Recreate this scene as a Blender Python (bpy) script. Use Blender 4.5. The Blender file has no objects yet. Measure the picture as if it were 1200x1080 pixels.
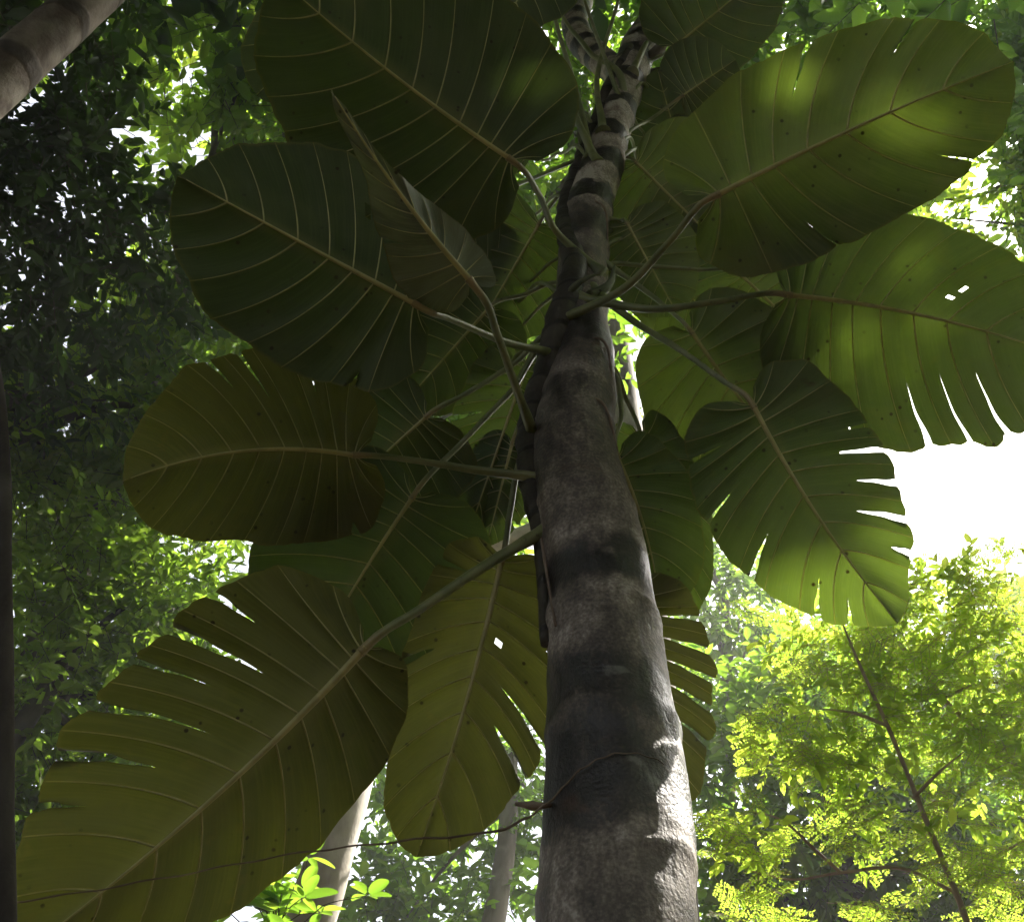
import bpy, math, random
import numpy as np
from mathutils import Vector, Matrix, noise

# ------------------------------------------------------------------ camera, sky, sun, exposure
SC = bpy.context.scene
COL = SC.collection
PITCH = math.radians(50.0)
F = 1300.0                      # focal length in photograph pixels (photo is 1200 x 1080)
EYE = Vector((0, 0, 1.6))
cam = bpy.data.cameras.new('camera'); cam.sensor_width = 36.0; cam.lens = 36.0 * F / 1200.0
cam.clip_end = 500; cam.clip_start = 0.05
camo = bpy.data.objects.new('camera', cam); COL.objects.link(camo)
camo.location = EYE; camo.rotation_euler = (math.radians(90) + PITCH, 0, 0)
SC.camera = camo

SUN_EL, SUN_AZ = math.radians(48), math.radians(64)      # azimuth: right of straight ahead
SUN = Vector((math.cos(SUN_EL) * math.sin(SUN_AZ), math.cos(SUN_EL) * math.cos(SUN_AZ), math.sin(SUN_EL)))
W = bpy.data.worlds.new('World'); SC.world = W; W.use_nodes = True
nt = W.node_tree; nt.nodes.clear()
sky = nt.nodes.new('ShaderNodeTexSky'); sky.sky_type = 'NISHITA'; sky.sun_disc = False
sky.sun_elevation = SUN_EL; sky.sun_rotation = SUN_AZ
sky.air_density = 1.0; sky.dust_density = 6.0; sky.ozone_density = 1.0
bg = nt.nodes.new('ShaderNodeBackground'); bg.inputs['Strength'].default_value = 0.13
wo = nt.nodes.new('ShaderNodeOutputWorld')
hs = nt.nodes.new('ShaderNodeHueSaturation'); hs.inputs['Saturation'].default_value = 0.4
nt.links.new(sky.outputs[0], hs.inputs['Color']); nt.links.new(hs.outputs[0], bg.inputs[0]); nt.links.new(bg.outputs[0], wo.inputs[0])
sl = bpy.data.lights.new('sun', 'SUN'); sl.energy = 5.0; sl.angle = math.radians(0.53); sl.color = (1.0, 0.94, 0.84)
so = bpy.data.objects.new('sun', sl); COL.objects.link(so)
so.rotation_euler = SUN.to_track_quat('Z', 'Y').to_euler(); so.location = (20, 15, 30)
SC.view_settings.view_transform = 'Standard'; SC.view_settings.look = 'None'
SC.view_settings.exposure = 1.9; SC.view_settings.gamma = 1.0
SC.render.engine = 'CYCLES'
SC.cycles.max_bounces = 8; SC.cycles.diffuse_bounces = 5; SC.cycles.glossy_bounces = 2; SC.cycles.transparent_max_bounces = 8
SC.cycles.caustics_reflective = False; SC.cycles.caustics_refractive = False
SC.cycles.use_denoising = True

# ------------------------------------------------------------------ helpers
R_, FW, UP = Vector((1, 0, 0)), Vector((0, math.cos(PITCH), math.sin(PITCH))), Vector((0, -math.sin(PITCH), math.cos(PITCH)))
def at(px, py, d):
    """point in the world seen at photo pixel (px, py), d metres along the viewing axis"""
    return EYE + (FW + R_ * ((px - 600.0) / F) + UP * ((540.0 - py) / F)) * d
def trunk_d(py, dist=1.75):
    return dist / (math.cos(PITCH) - (540.0 - py) / F * math.sin(PITCH))

def tag(o, label=None, cat=None, group=None, kind=None):
    if label: o['label'] = label
    if cat: o['category'] = cat
    if group: o['group'] = group
    if kind: o['kind'] = kind
    return o
def empty(name, loc, label, cat, group=None):
    o = bpy.data.objects.new(name, None); COL.objects.link(o); o.location = loc; o.empty_display_size = 0.2
    return tag(o, label, cat, group)
def link_mesh(name, me, parent=None, mats=()):
    for m in mats: me.materials.append(m)
    o = bpy.data.objects.new(name, me); COL.objects.link(o)
    if parent is not None:
        o.parent = parent
        p = Vector((0, 0, 0)); q = parent
        while q is not None: p += q.location; q = q.parent
        o.location = (0, 0, 0); me.transform(Matrix.Translation(-p))
    return o

class MB:
    def __init__(s): s.v = []; s.f = []; s.m = []; s.uv = []
    def add(s, vs, fs, mi=0, uvs=None):
        b = len(s.v); s.v += [tuple(v) for v in vs]
        s.uv += uvs if uvs else [(0, 0)] * len(vs)
        for f in fs: s.f.append(tuple(i + b for i in f)); s.m.append(mi)
    def tube(s, pts, rads, n=8, mi=0, cap=True, bump=0.0, bscale=1.0, uv_scale=1.0):
        vs = []; uvs = []; fs = []
        T0 = None; X = None; L = 0.0
        tot = sum((pts[i + 1] - pts[i]).length for i in range(len(pts) - 1)) or 1
        for i, p in enumerate(pts):
            a = pts[max(0, i - 1)]; c = pts[min(len(pts) - 1, i + 1)]
            T = (c - a).normalized()
            if X is None:
                X = T.orthogonal().normalized()
            else:
                X = (X - T * X.dot(T)).normalized()
            Y = T.cross(X)
            if i: L += (p - pts[i - 1]).length
            for k in range(n):
                an = 2 * math.pi * k / n
                dr = X * math.cos(an) + Y * math.sin(an)
                r = rads[i]
                if bump: r *= 1 + bump * noise.noise((p + dr * r) * bscale)
                vs.append(p + dr * r); uvs.append((k / n, L / tot))
        for i in range(len(pts) - 1):
            for k in range(n):
                a = i * n + k; b = i * n + (k + 1) % n
                fs.append((a, b, b + n, a + n))
        if cap:
            fs.append(tuple(range(n))[::-1]); fs.append(tuple(range((len(pts) - 1) * n, len(pts) * n)))
        s.add(vs, fs, mi, uvs)
    def build(s, name, mats, parent=None, smooth=True):
        me = bpy.data.meshes.new(name); me.from_pydata(s.v, [], s.f); me.update()
        uv = me.uv_layers.new(name='UVMap')
        li = np.empty(len(me.loops), dtype=np.int32); me.loops.foreach_get('vertex_index', li)
        uv.data.foreach_set('uv', np.array(s.uv, dtype=np.float32)[li].ravel())
        me.polygons.foreach_set('material_index', np.array(s.m, dtype=np.int32))
        if smooth: me.polygons.foreach_set('use_smooth', np.ones(len(s.f), dtype=bool))
        return link_mesh(name, me, parent, mats)

def spline(pts, n):
    """smooth curve through pts (chord-length Catmull-Rom, so uneven spacing does not overshoot)"""
    P = [Vector(p) for p in pts]; out = []
    d = [max((P[i + 1] - P[i]).length, 1e-6) for i in range(len(P) - 1)]
    tg = []
    for i in range(len(P)):
        if i == 0: tg.append((P[1] - P[0]) / d[0])
        elif i == len(P) - 1: tg.append((P[-1] - P[-2]) / d[-1])
        else: tg.append(((P[i] - P[i - 1]) / d[i - 1] * d[i] + (P[i + 1] - P[i]) / d[i] * d[i - 1]) / (d[i] + d[i - 1]))
    for i in range(len(P) - 1):
        for k in range(n):
            t = k / n; t2 = t * t; t3 = t2 * t
            out.append(P[i] * (2 * t3 - 3 * t2 + 1) + tg[i] * d[i] * (t3 - 2 * t2 + t) + P[i + 1] * (3 * t2 - 2 * t3) + tg[i + 1] * d[i] * (t3 - t2))
    out.append(P[-1].copy())
    return out
def lerp_list(vals, n):
    return list(np.interp(np.linspace(0, 1, n), np.linspace(0, 1, len(vals)), vals))

# ------------------------------------------------------------------ materials
class NT:
    def __init__(s, name):
        s.m = bpy.data.materials.new(name); s.m.use_nodes = True
        s.t = s.m.node_tree; s.t.nodes.clear()
        s.out = s.n('ShaderNodeOutputMaterial')
    def n(s, k, **kw):
        x = s.t.nodes.new(k)
        for a, b in kw.items(): setattr(x, a, b)
        return x
    def l(s, a, b): s.t.links.new(a, b)
    def noise(s, vec, scale, detail=3, dist=0.0, rough=0.55):
        x = s.n('ShaderNodeTexNoise'); x.inputs['Scale'].default_value = scale; x.inputs['Detail'].default_value = detail
        x.inputs['Distortion'].default_value = dist; x.inputs['Roughness'].default_value = rough
        if vec is not None: s.l(vec, x.inputs['Vector'])
        return x.outputs['Fac']
    def math(s, op, a, b=None, clamp=False):
        x = s.n('ShaderNodeMath', operation=op); x.use_clamp = clamp
        for i, q in enumerate((a, b)):
            if q is None: continue
            if isinstance(q, (int, float)): x.inputs[i].default_value = q
            else: s.l(q, x.inputs[i])
        return x.outputs[0]
    def ramp(s, fac, stops, interp='LINEAR'):
        x = s.n('ShaderNodeValToRGB'); cr = x.color_ramp; cr.interpolation = interp
        while len(cr.elements) > 1: cr.elements.remove(cr.elements[-1])
        cr.elements[0].position = stops[0][0]; cr.elements[0].color = (*stops[0][1], 1)
        for p, c in stops[1:]:
            e = cr.elements.new(p); e.color = (*c, 1)
        s.l(fac, x.inputs[0]); return x.outputs[0]
    def mix(s, fac, a, b, blend='MIX'):
        x = s.n('ShaderNodeMix', data_type='RGBA', blend_type=blend)
        for i, q in ((0, fac), (6, a), (7, b)):
            if isinstance(q, (int, float)): x.inputs[i].default_value = q
            elif isinstance(q, tuple): x.inputs[i].default_value = (*q, 1)
            else: s.l(q, x.inputs[i])
        return x.outputs[2]
    def maprange(s, v, a, b, c=0.0, d=1.0):
        x = s.n('ShaderNodeMapRange', interpolation_type='SMOOTHSTEP'); s.l(v, x.inputs[0])
        for i, q in enumerate((a, b, c, d)):
            if isinstance(q, (int, float)): x.inputs[i + 1].default_value = q
            else: s.l(q, x.inputs[i + 1])
        return x.outputs[0]
    def bump(s, h, strength, dist):
        x = s.n('ShaderNodeBump'); x.inputs['Strength'].default_value = strength; x.inputs['Distance'].default_value = dist
        s.l(h, x.inputs['Height']); return x.outputs[0]
    def pos(s): return s.n('ShaderNodeNewGeometry').outputs['Position']

def big_leaf_material(name, c1, c2, trans, vein, tw=0.22):
    q = NT(name)
    uv = q.n('ShaderNodeUVMap'); uv.uv_map = 'UVMap'
    sp = q.n('ShaderNodeSeparateXYZ'); q.l(uv.outputs[0], sp.inputs[0])
    v, t = sp.outputs[0], sp.outputs[1]
    fr = q.math('ABSOLUTE', q.math('SUBTRACT', q.math('FRACT', q.math('ADD', v, 0.5)), 0.5))     # 0 on a lateral vein
    wdt = q.math('SUBTRACT', 0.055, q.math('MULTIPLY', t, 0.042))
    vm = q.maprange(fr, 0.012, wdt, 1.0, 0.0)
    # fine parallel veinlets between the laterals
    cmb = q.n('ShaderNodeCombineXYZ'); q.l(q.math('MULTIPLY', v, 14.0), cmb.inputs[0]); q.l(q.math('MULTIPLY', t, 1.6), cmb.inputs[1])
    fine = q.noise(cmb.outputs[0], 1.0, 2)
    P = q.pos()
    mott = q.noise(P, 5.0, 4, 0.4)
    patch = q.noise(P, 17.0, 3)
    col = q.mix(q.maprange(mott, 0.38, 0.62), tuple(x * .8 for x in c1), tuple(x * 1.15 for x in c2))
    col = q.mix(q.math('MULTIPLY', q.maprange(fine, 0.4, 0.7), 0.36), col, tuple(x * 1.7 for x in c2))
    col = q.mix(q.math('MULTIPLY', q.maprange(patch, 0.62, 0.76), 0.35), col, (c2[0] * 1.9, c2[1] * 1.25, c2[2]))
    near = q.maprange(t, 0.0, 0.16, 0.35, 0.0)
    col = q.mix(near, col, vein)
    # spots and small brown blemishes
    vo = q.n('ShaderNodeTexVoronoi'); vo.inputs['Scale'].default_value = 32.0; q.l(P, vo.inputs['Vector'])
    spot = q.math('MULTIPLY', q.maprange(vo.outputs['Distance'], 0.10, 0.19, 1.0, 0.0), q.maprange(q.noise(P, 9.0, 2), 0.50, 0.60))
    brown = q.math('MULTIPLY', q.maprange(q.noise(P, 7.5, 5, 0.8), 0.70, 0.76), q.maprange(t, 0.35, 1.0))
    yel = q.math('MULTIPLY', q.maprange(q.noise(P, 4.2, 4, 0.5), 0.56, 0.68), q.maprange(t, 0.1, 0.9, 0.25, 0.8))
    col = q.mix(q.math('MULTIPLY', yel, 0.5), col, (0.115, 0.095, 0.022))
    edge = q.math('MULTIPLY', q.maprange(t, q.math('SUBTRACT', 1.0, q.math('MULTIPLY', q.noise(P, 30.0, 3), 0.07)), 1.0, 0.0, 1.0), 0.8)
    colv = q.mix(q.math('MULTIPLY', vm, 0.75), col, vein)
    colv = q.mix(edge, colv, (0.10, 0.085, 0.02))
    colv = q.mix(spot, colv, (0.018, 0.014, 0.006)); colv = q.mix(q.math('MULTIPLY', brown, 0.8), colv, (0.05, 0.026, 0.008))
    tcol = q.mix(q.math('MULTIPLY', vm, 0.65), q.mix(q.maprange(mott, 0.3, 0.7), trans, tuple(x * 0.72 for x in trans)), (0.30, 0.26, 0.04))
    tcol = q.mix(spot, tcol, (0.03, 0.02, 0.0)); tcol = q.mix(q.math('MULTIPLY', brown, 0.8), tcol, (0.08, 0.03, 0.0))
    h = q.math('ADD', q.math('MULTIPLY', vm, -1.0), q.math('MULTIPLY', fine, 0.35))
    h = q.math('ADD', h, q.math('MULTIPLY', q.noise(P, 60.0, 3), 0.3))
    bp = q.bump(h, 0.35, 0.004)
    pr = q.n('ShaderNodeBsdfPrincipled'); q.l(colv, pr.inputs['Base Color']); pr.inputs['Roughness'].default_value = 0.6
    pr.inputs['Specular IOR Level'].default_value = 0.2; q.l(bp, pr.inputs['Normal'])
    tr = q.n('ShaderNodeBsdfTranslucent'); q.l(tcol, tr.inputs[0]); q.l(bp, tr.inputs['Normal'])
    mx = q.n('ShaderNodeMixShader'); mx.inputs[0].default_value = tw
    q.l(pr.outputs[0], mx.inputs[1]); q.l(tr.outputs[0], mx.inputs[2]); q.l(mx.outputs[0], q.out.inputs[0])
    return q.m

def foliage_material(name, stops, tstops, tw=0.5, rough=0.5):
    q = NT(name)
    a = q.n('ShaderNodeAttribute'); a.attribute_name = 'tint'
    c = q.ramp(a.outputs['Fac'], stops); tc = q.ramp(a.outputs['Fac'], tstops)
    pr = q.n('ShaderNodeBsdfPrincipled'); q.l(c, pr.inputs['Base Color']); pr.inputs['Roughness'].default_value = rough
    pr.inputs['Specular IOR Level'].default_value = 0.35
    tr = q.n('ShaderNodeBsdfTranslucent'); q.l(tc, tr.inputs[0])
    mx = q.n('ShaderNodeMixShader'); mx.inputs[0].default_value = tw
    q.l(pr.outputs[0], mx.inputs[1]); q.l(tr.outputs[0], mx.inputs[2]); q.l(mx.outputs[0], q.out.inputs[0])
    return q.m

def bark_material(name, a, b, c, scale=6.0, rings=0.0, rough=0.85, bumpd=0.012):
    q = NT(name)
    P = q.pos()
    mp = q.n('ShaderNodeMapping'); mp.inputs['Scale'].default_value = (1, 1, 0.35); q.l(P, mp.inputs[0])
    n1 = q.noise(mp.outputs[0], scale, 6, 0.5, 0.62); n2 = q.noise(P, scale * 0.35, 3, 0.3); n3 = q.noise(P, scale * 6, 4)
    col = q.mix(q.maprange(n1, 0.36, 0.64), a, b)
    col = q.mix(q.maprange(n2, 0.5, 0.66), col, c)
    h = q.math('ADD', n1, q.math('MULTIPLY', n3, 0.4))
    if rings:
        sp = q.n('ShaderNodeSeparateXYZ'); q.l(P, sp.inputs[0])
        z = q.math('ADD', sp.outputs[2], q.math('MULTIPLY', q.noise(P, 3.0, 2), 0.25))
        w = q.math('SINE', q.math('MULTIPLY', z, rings))
        rm = q.maprange(w, 0.72, 0.97)
        col = q.mix(q.math('MULTIPLY', rm, 0.7), col, tuple(x * 0.35 for x in a)); h = q.math('ADD', h, q.math('MULTIPLY', rm, 0.7))
    pr = q.n('ShaderNodeBsdfPrincipled'); q.l(col, pr.inputs['Base Color']); pr.inputs['Roughness'].default_value = rough
    pr.inputs['Specular IOR Level'].default_value = 0.3
    q.l(q.bump(h, 0.7, bumpd), pr.inputs['Normal']); q.l(pr.outputs[0], q.out.inputs[0])
    return q.m

def zof(py): return (at(680, py, trunk_d(py))).z
def host_bark():
    q = NT('ringed_grey_bark')
    P = q.pos()
    sp = q.n('ShaderNodeSeparateXYZ'); q.l(P, sp.inputs[0])
    wob = q.math('ADD', q.math('MULTIPLY', q.math('SUBTRACT', q.noise(P, 5.0, 3, 0.4), 0.5), 0.26),
                 q.math('MULTIPLY', q.math('SUBTRACT', q.noise(P, 30.0, 4), 0.5), 0.06))
    z = q.math('ADD', sp.outputs[2], wob)
    lo, hi = 0.0, 8.0
    fac = q.math('DIVIDE', z, hi)
    # ring scars and stained bands, by height on this trunk (1 = pale bark, 0 = dark)
    bands = [(1180, .66), (1012, .64), (1004, .20), (965, .10), (900, .16), (882, .50), (868, .22), (820, .26), (795, .58), (755, .68), (722, .58),
             (705, .12), (676, .06), (664, .72), (610, .62), (560, .48), (505, .55), (482, .35), (474, .60), (430, .50), (412, .12), (396, .10),
             (380, .6), (300, .55), (292, .12), (268, .10), (262, .62)]
    st = [(min(1, zof(y) / hi), (b, b, b)) for y, b in bands]
    band = q.ramp(fac, st)
    # above that: rings every 12 cm or so
    rz = q.math('MULTIPLY', z, 2 * math.pi / 0.26)
    rg = q.maprange(q.math('SINE', rz), 0.0, 0.55, 0.86, 0.05)
    upm = q.maprange(sp.outputs[2], zof(262), zof(250))
    tone = q.mix(upm, band, rg)
    mp = q.n('ShaderNodeMapping'); mp.inputs['Scale'].default_value = (1, 1, 0.3); q.l(P, mp.inputs[0])
    g1 = q.noise(mp.outputs[0], 28.0, 6, 0.6, 0.65); g2 = q.noise(P, 9.0, 5, 0.8); g3 = q.noise(P, 140.0, 3)
    tn = q.math('ADD', tone, q.math('MULTIPLY', q.math('SUBTRACT', g2, 0.5), 1.1))
    tn = q.math('ADD', tn, q.math('MULTIPLY', q.math('SUBTRACT', g1, 0.5), .9))
    tn = q.math('ADD', tn, q.math('MULTIPLY', q.math('SUBTRACT', g3, 0.5), 0.9))
    col = q.ramp(tn, [(0.0, (0.012, 0.008, 0.006)), (0.28, (0.034, 0.024, 0.018)), (0.55, (0.11, 0.086, 0.068)), (0.8, (0.23, 0.19, 0.155)), (1.0, (0.40, 0.35, 0.30))])
    rust = q.maprange(q.noise(P, 6.5, 4, 0.6), 0.60, 0.72)
    col = q.mix(q.math('MULTIPLY', rust, 0.45), col, (0.10, 0.045, 0.025))
    lich = q.maprange(q.noise(P, 12.0, 4, 0.3), 0.66, 0.74)
    col = q.mix(q.math('MULTIPLY', lich, 0.35), col, (0.30, 0.30, 0.25))
    h = q.math('ADD', q.math('MULTIPLY', tn, 0.6), q.math('ADD', q.math('MULTIPLY', g1, 0.8), q.math('MULTIPLY', g3, 0.25)))
    pr = q.n('ShaderNodeBsdfPrincipled'); q.l(col, pr.inputs['Base Color']); q.l(q.maprange(tn, 0.1, 0.7, 0.40, 0.68), pr.inputs['Roughness'])
    pr.inputs['Specular IOR Level'].default_value = 0.5
    q.l(q.bump(h, 0.45, 0.007), pr.inputs['Normal']); q.l(pr.outputs[0], q.out.inputs[0])
    return q.m

def petiole_material():
    q = NT('petiole_skin')
    uv = q.n('ShaderNodeUVMap'); uv.uv_map = 'UVMap'; sp = q.n('ShaderNodeSeparateXYZ'); q.l(uv.outputs[0], sp.inputs[0])
    P = q.pos()
    col = q.mix(q.maprange(q.noise(P, 14.0, 3), 0.35, 0.65), (0.115, 0.135, 0.045), (0.19, 0.20, 0.08))
    col = q.mix(q.maprange(sp.outputs[1], 0.86, 0.97), col, (0.24, 0.185, 0.07))       # the corky orange knee below the blade
    sc = q.maprange(q.noise(P, 45.0, 4), 0.62, 0.70)
    col = q.mix(q.math('MULTIPLY', sc, 0.6), col, (0.05, 0.028, 0.014))
    pr = q.n('ShaderNodeBsdfPrincipled'); q.l(col, pr.inputs['Base Color']); pr.inputs['Roughness'].default_value = 0.38
    q.l(q.bump(q.noise(P, 90.0, 3), 0.3, 0.003), pr.inputs['Normal']); q.l(pr.outputs[0], q.out.inputs[0])
    return q.m
def midrib_material():
    q = NT('midrib_skin')
    P = q.pos()
    uv = q.n('ShaderNodeUVMap'); uv.uv_map = 'UVMap'; sp = q.n('ShaderNodeSeparateXYZ'); q.l(uv.outputs[0], sp.inputs[0])
    col = q.mix(q.maprange(q.noise(P, 22.0, 3), 0.35, 0.65), (0.31, 0.28, 0.10), (0.43, 0.38, 0.15))
    col = q.mix(q.maprange(sp.outputs[1], 0.0, 0.07, 0.5, 0.0), col, (0.36, 0.25, 0.085))
    pr = q.n('ShaderNodeBsdfPrincipled'); q.l(col, pr.inputs['Base Color']); pr.inputs['Roughness'].default_value = 0.42
    q.l(pr.outputs[0], q.out.inputs[0]); return q.m
def vein_material():
    q = NT('side_vein_skin')
    col = q.mix(q.maprange(q.noise(q.pos(), 25.0, 3), 0.35, 0.65), (0.30, 0.28, 0.12), (0.42, 0.38, 0.17))
    pr = q.n('ShaderNodeBsdfPrincipled'); q.l(col, pr.inputs['Base Color']); pr.inputs['Roughness'].default_value = 0.45
    q.l(pr.outputs[0], q.out.inputs[0]); return q.m

M = {}
M['olive'] = big_leaf_material('olive_leaf_blade', (0.046, 0.050, 0.014), (0.074, 0.074, 0.020), (0.23, 0.25, 0.03), (0.30, 0.26, 0.11))
M['green'] = big_leaf_material('green_leaf_blade', (0.034, 0.048, 0.018), (0.055, 0.068, 0.027), (0.19, 0.30, 0.028), (0.20, 0.19, 0.08), 0.2)
M['dark'] = big_leaf_material('dark_leaf_blade', (0.026, 0.033, 0.013), (0.040, 0.046, 0.018), (0.11, 0.18, 0.02), (0.19, 0.175, 0.07), 0.16)
M['pale'] = big_leaf_material('pale_leaf_blade', (0.085, 0.098, 0.058), (0.125, 0.135, 0.085), (0.16, 0.2, 0.05), (0.2, 0.18, 0.09), 0.2)
M['shade'] = big_leaf_material('shaded_leaf_blade', (0.046, 0.054, 0.024), (0.070, 0.074, 0.034), (0.30, 0.46, 0.04), (0.28, 0.25, 0.11), 0.12)
M['petiole'] = petiole_material(); M['midrib'] = midrib_material(); M['vein'] = vein_material()
M['host'] = host_bark()
M['stem'] = bark_material('vine_stem_skin', (0.022, 0.017, 0.012), (0.05, 0.040, 0.026), (0.06, 0.055, 0.03), 14.0, 60.0, 0.6, 0.006)
M['root'] = bark_material('aerial_root_skin', (0.14, 0.10, 0.072), (0.24, 0.18, 0.13), (0.10, 0.07, 0.05), 20.0, 0, 0.8, 0.003)
M['bark_pale'] = bark_material('pale_bark', (0.42, 0.38, 0.32), (0.62, 0.58, 0.52), (0.24, 0.20, 0.15), 4.0, 0, 0.85)
M['bark_brown'] = bark_material('brown_ringed_bark', (0.075, 0.055, 0.042), (0.18, 0.145, 0.118), (0.27, 0.235, 0.20), 7.0, 17.0, 0.8, 0.02)
M['bark_dark'] = bark_material('dark_bark', (0.030, 0.024, 0.019), (0.06, 0.05, 0.04), (0.085, 0.075, 0.06), 7.0, 0, 0.9)
M['bark_grey'] = bark_material('grey_bark', (0.12, 0.10, 0.08), (0.20, 0.175, 0.145), (0.08, 0.07, 0.05), 6.0, 0, 0.85)
M['twig'] = bark_material('twig_bark', (0.06, 0.045, 0.032), (0.11, 0.085, 0.06), (0.05, 0.04, 0.03), 20.0, 0, 0.85, 0.002)
M['twig_tan'] = bark_material('tan_twig_bark', (0.26, 0.19, 0.13), (0.38, 0.29, 0.21), (0.20, 0.14, 0.10), 16.0, 0, 0.8, 0.003)
M['fol_dark'] = foliage_material('dark_foliage', [(0, (0.014, 0.024, 0.009)), (0.7, (0.028, 0.048, 0.014)), (1, (0.05, 0.075, 0.02))],
                                 [(0, (0.06, 0.13, 0.012)), (0.7, (0.13, 0.26, 0.02)), (1, (0.27, 0.40, 0.03))], 0.36)
M['fol_mid'] = foliage_material('mid_green_foliage', [(0, (0.024, 0.045, 0.012)), (0.6, (0.045, 0.078, 0.018)), (1, (0.08, 0.105, 0.025))],
                                [(0, (0.14, 0.30, 0.02)), (0.6, (0.27, 0.47, 0.035)), (1, (0.45, 0.60, 0.05))], 0.55)
M['fol_lime'] = foliage_material('lime_foliage', [(0, (0.05, 0.075, 0.014)), (0.6, (0.085, 0.11, 0.02)), (1, (0.12, 0.12, 0.025))],
                                 [(0, (0.22, 0.42, 0.03)), (0.6, (0.38, 0.58, 0.05)), (1, (0.56, 0.66, 0.06))], 0.55)

M['fol_feather'] = foliage_material('feathery_foliage', [(0, (0.05, 0.085, 0.018)), (0.6, (0.085, 0.12, 0.026)), (1, (0.12, 0.13, 0.03))],
                                 [(0, (0.36, 0.58, 0.05)), (0.6, (0.54, 0.74, 0.07)), (1, (0.72, 0.78, 0.09))], 0.64)
def ground_material():
    q = NT('leaf_litter_ground'); P = q.pos()
    col = q.mix(q.maprange(q.noise(P, 3.0, 6), 0.35, 0.65), (0.045, 0.032, 0.019), (0.085, 0.063, 0.038))
    vo = q.n('ShaderNodeTexVoronoi'); vo.inputs['Scale'].default_value = 14; q.l(P, vo.inputs['Vector'])
    col = q.mix(q.maprange(q.noise(P, 0.6, 4), 0.52, 0.62), col, (0.03, 0.042, 0.014))
    pr = q.n('ShaderNodeBsdfPrincipled'); q.l(col, pr.inputs['Base Color']); pr.inputs['Roughness'].default_value = 0.95
    q.l(q.bump(q.math('ADD', vo.outputs['Distance'], q.noise(P, 20.0, 4)), 0.8, 0.03), pr.inputs['Normal']); q.l(pr.outputs[0], q.out.inputs[0])
    return q.m

# ------------------------------------------------------------------ ground
def ground():
    n = 81; g = np.linspace(-1, 1, n); g = np.sign(g) * np.abs(g) ** 2.2 * 180
    vs = []
    for y in g:
        for x in g:
            r = math.hypot(x, y)
            vs.append((x, y, 0.10 * noise.noise(Vector((x * .4, y * .4, 0))) * min(1, r / 3) + 0.9 * noise.noise(Vector((x * .03, y * .03, 5))) * min(1, r / 40)))
    fs = [(j * n + i, j * n + i + 1, (j + 1) * n + i + 1, (j + 1) * n + i) for j in range(n - 1) for i in range(n - 1)]
    m = MB(); m.add(vs, fs); o = m.build('ground', [ground_material()]); tag(o, kind='structure')
ground()

# ------------------------------------------------------------------ the host tree
TRUNK = [(1150, 723, 196), (1060, 721, 182), (980, 722, 173), (900, 718, 156), (820, 713, 142), (740, 706, 132), (680, 701, 124), (640, 694, 119),
         (600, 685, 115), (550, 674, 102), (500, 671, 91), (450, 680, 80), (410, 684, 66), (380, 681, 61), (330, 683, 58), (280, 686, 55), (240, 692, 53),
         (200, 704, 50), (160, 715, 44), (120, 727, 42), (85, 738, 43), (62, 746, 40)]
def trunk_point(py):
    ys = [t[0] for t in TRUNK][::-1]
    cx = np.interp(py, ys, [t[1] for t in TRUNK][::-1]); w = np.interp(py, ys, [t[2] for t in TRUNK][::-1])
    d = trunk_d(py); return at(cx, py, d), w / 2 * d / F * 1.03
ROOTED = {}         # for each point asked for on the bark, a point below it inside the trunk, where a stalk begins
def on_trunk(px, py, out=1.0):
    """point on the near surface of the trunk under pixel px, py"""
    c, r = trunk_point(py); d = trunk_d(py)
    dx = (px - 600) / F * d - c.x
    dx = max(-r * 0.98, min(r * 0.98, dx))
    dy = -math.sqrt(max(0, r * r - dx * dx)) * out
    p = Vector((c.x + dx, c.y + dy, c.z)); ROOTED[tuple(p)] = c.lerp(p, .35) - Vector((0, 0, r * .45)); return p

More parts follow.
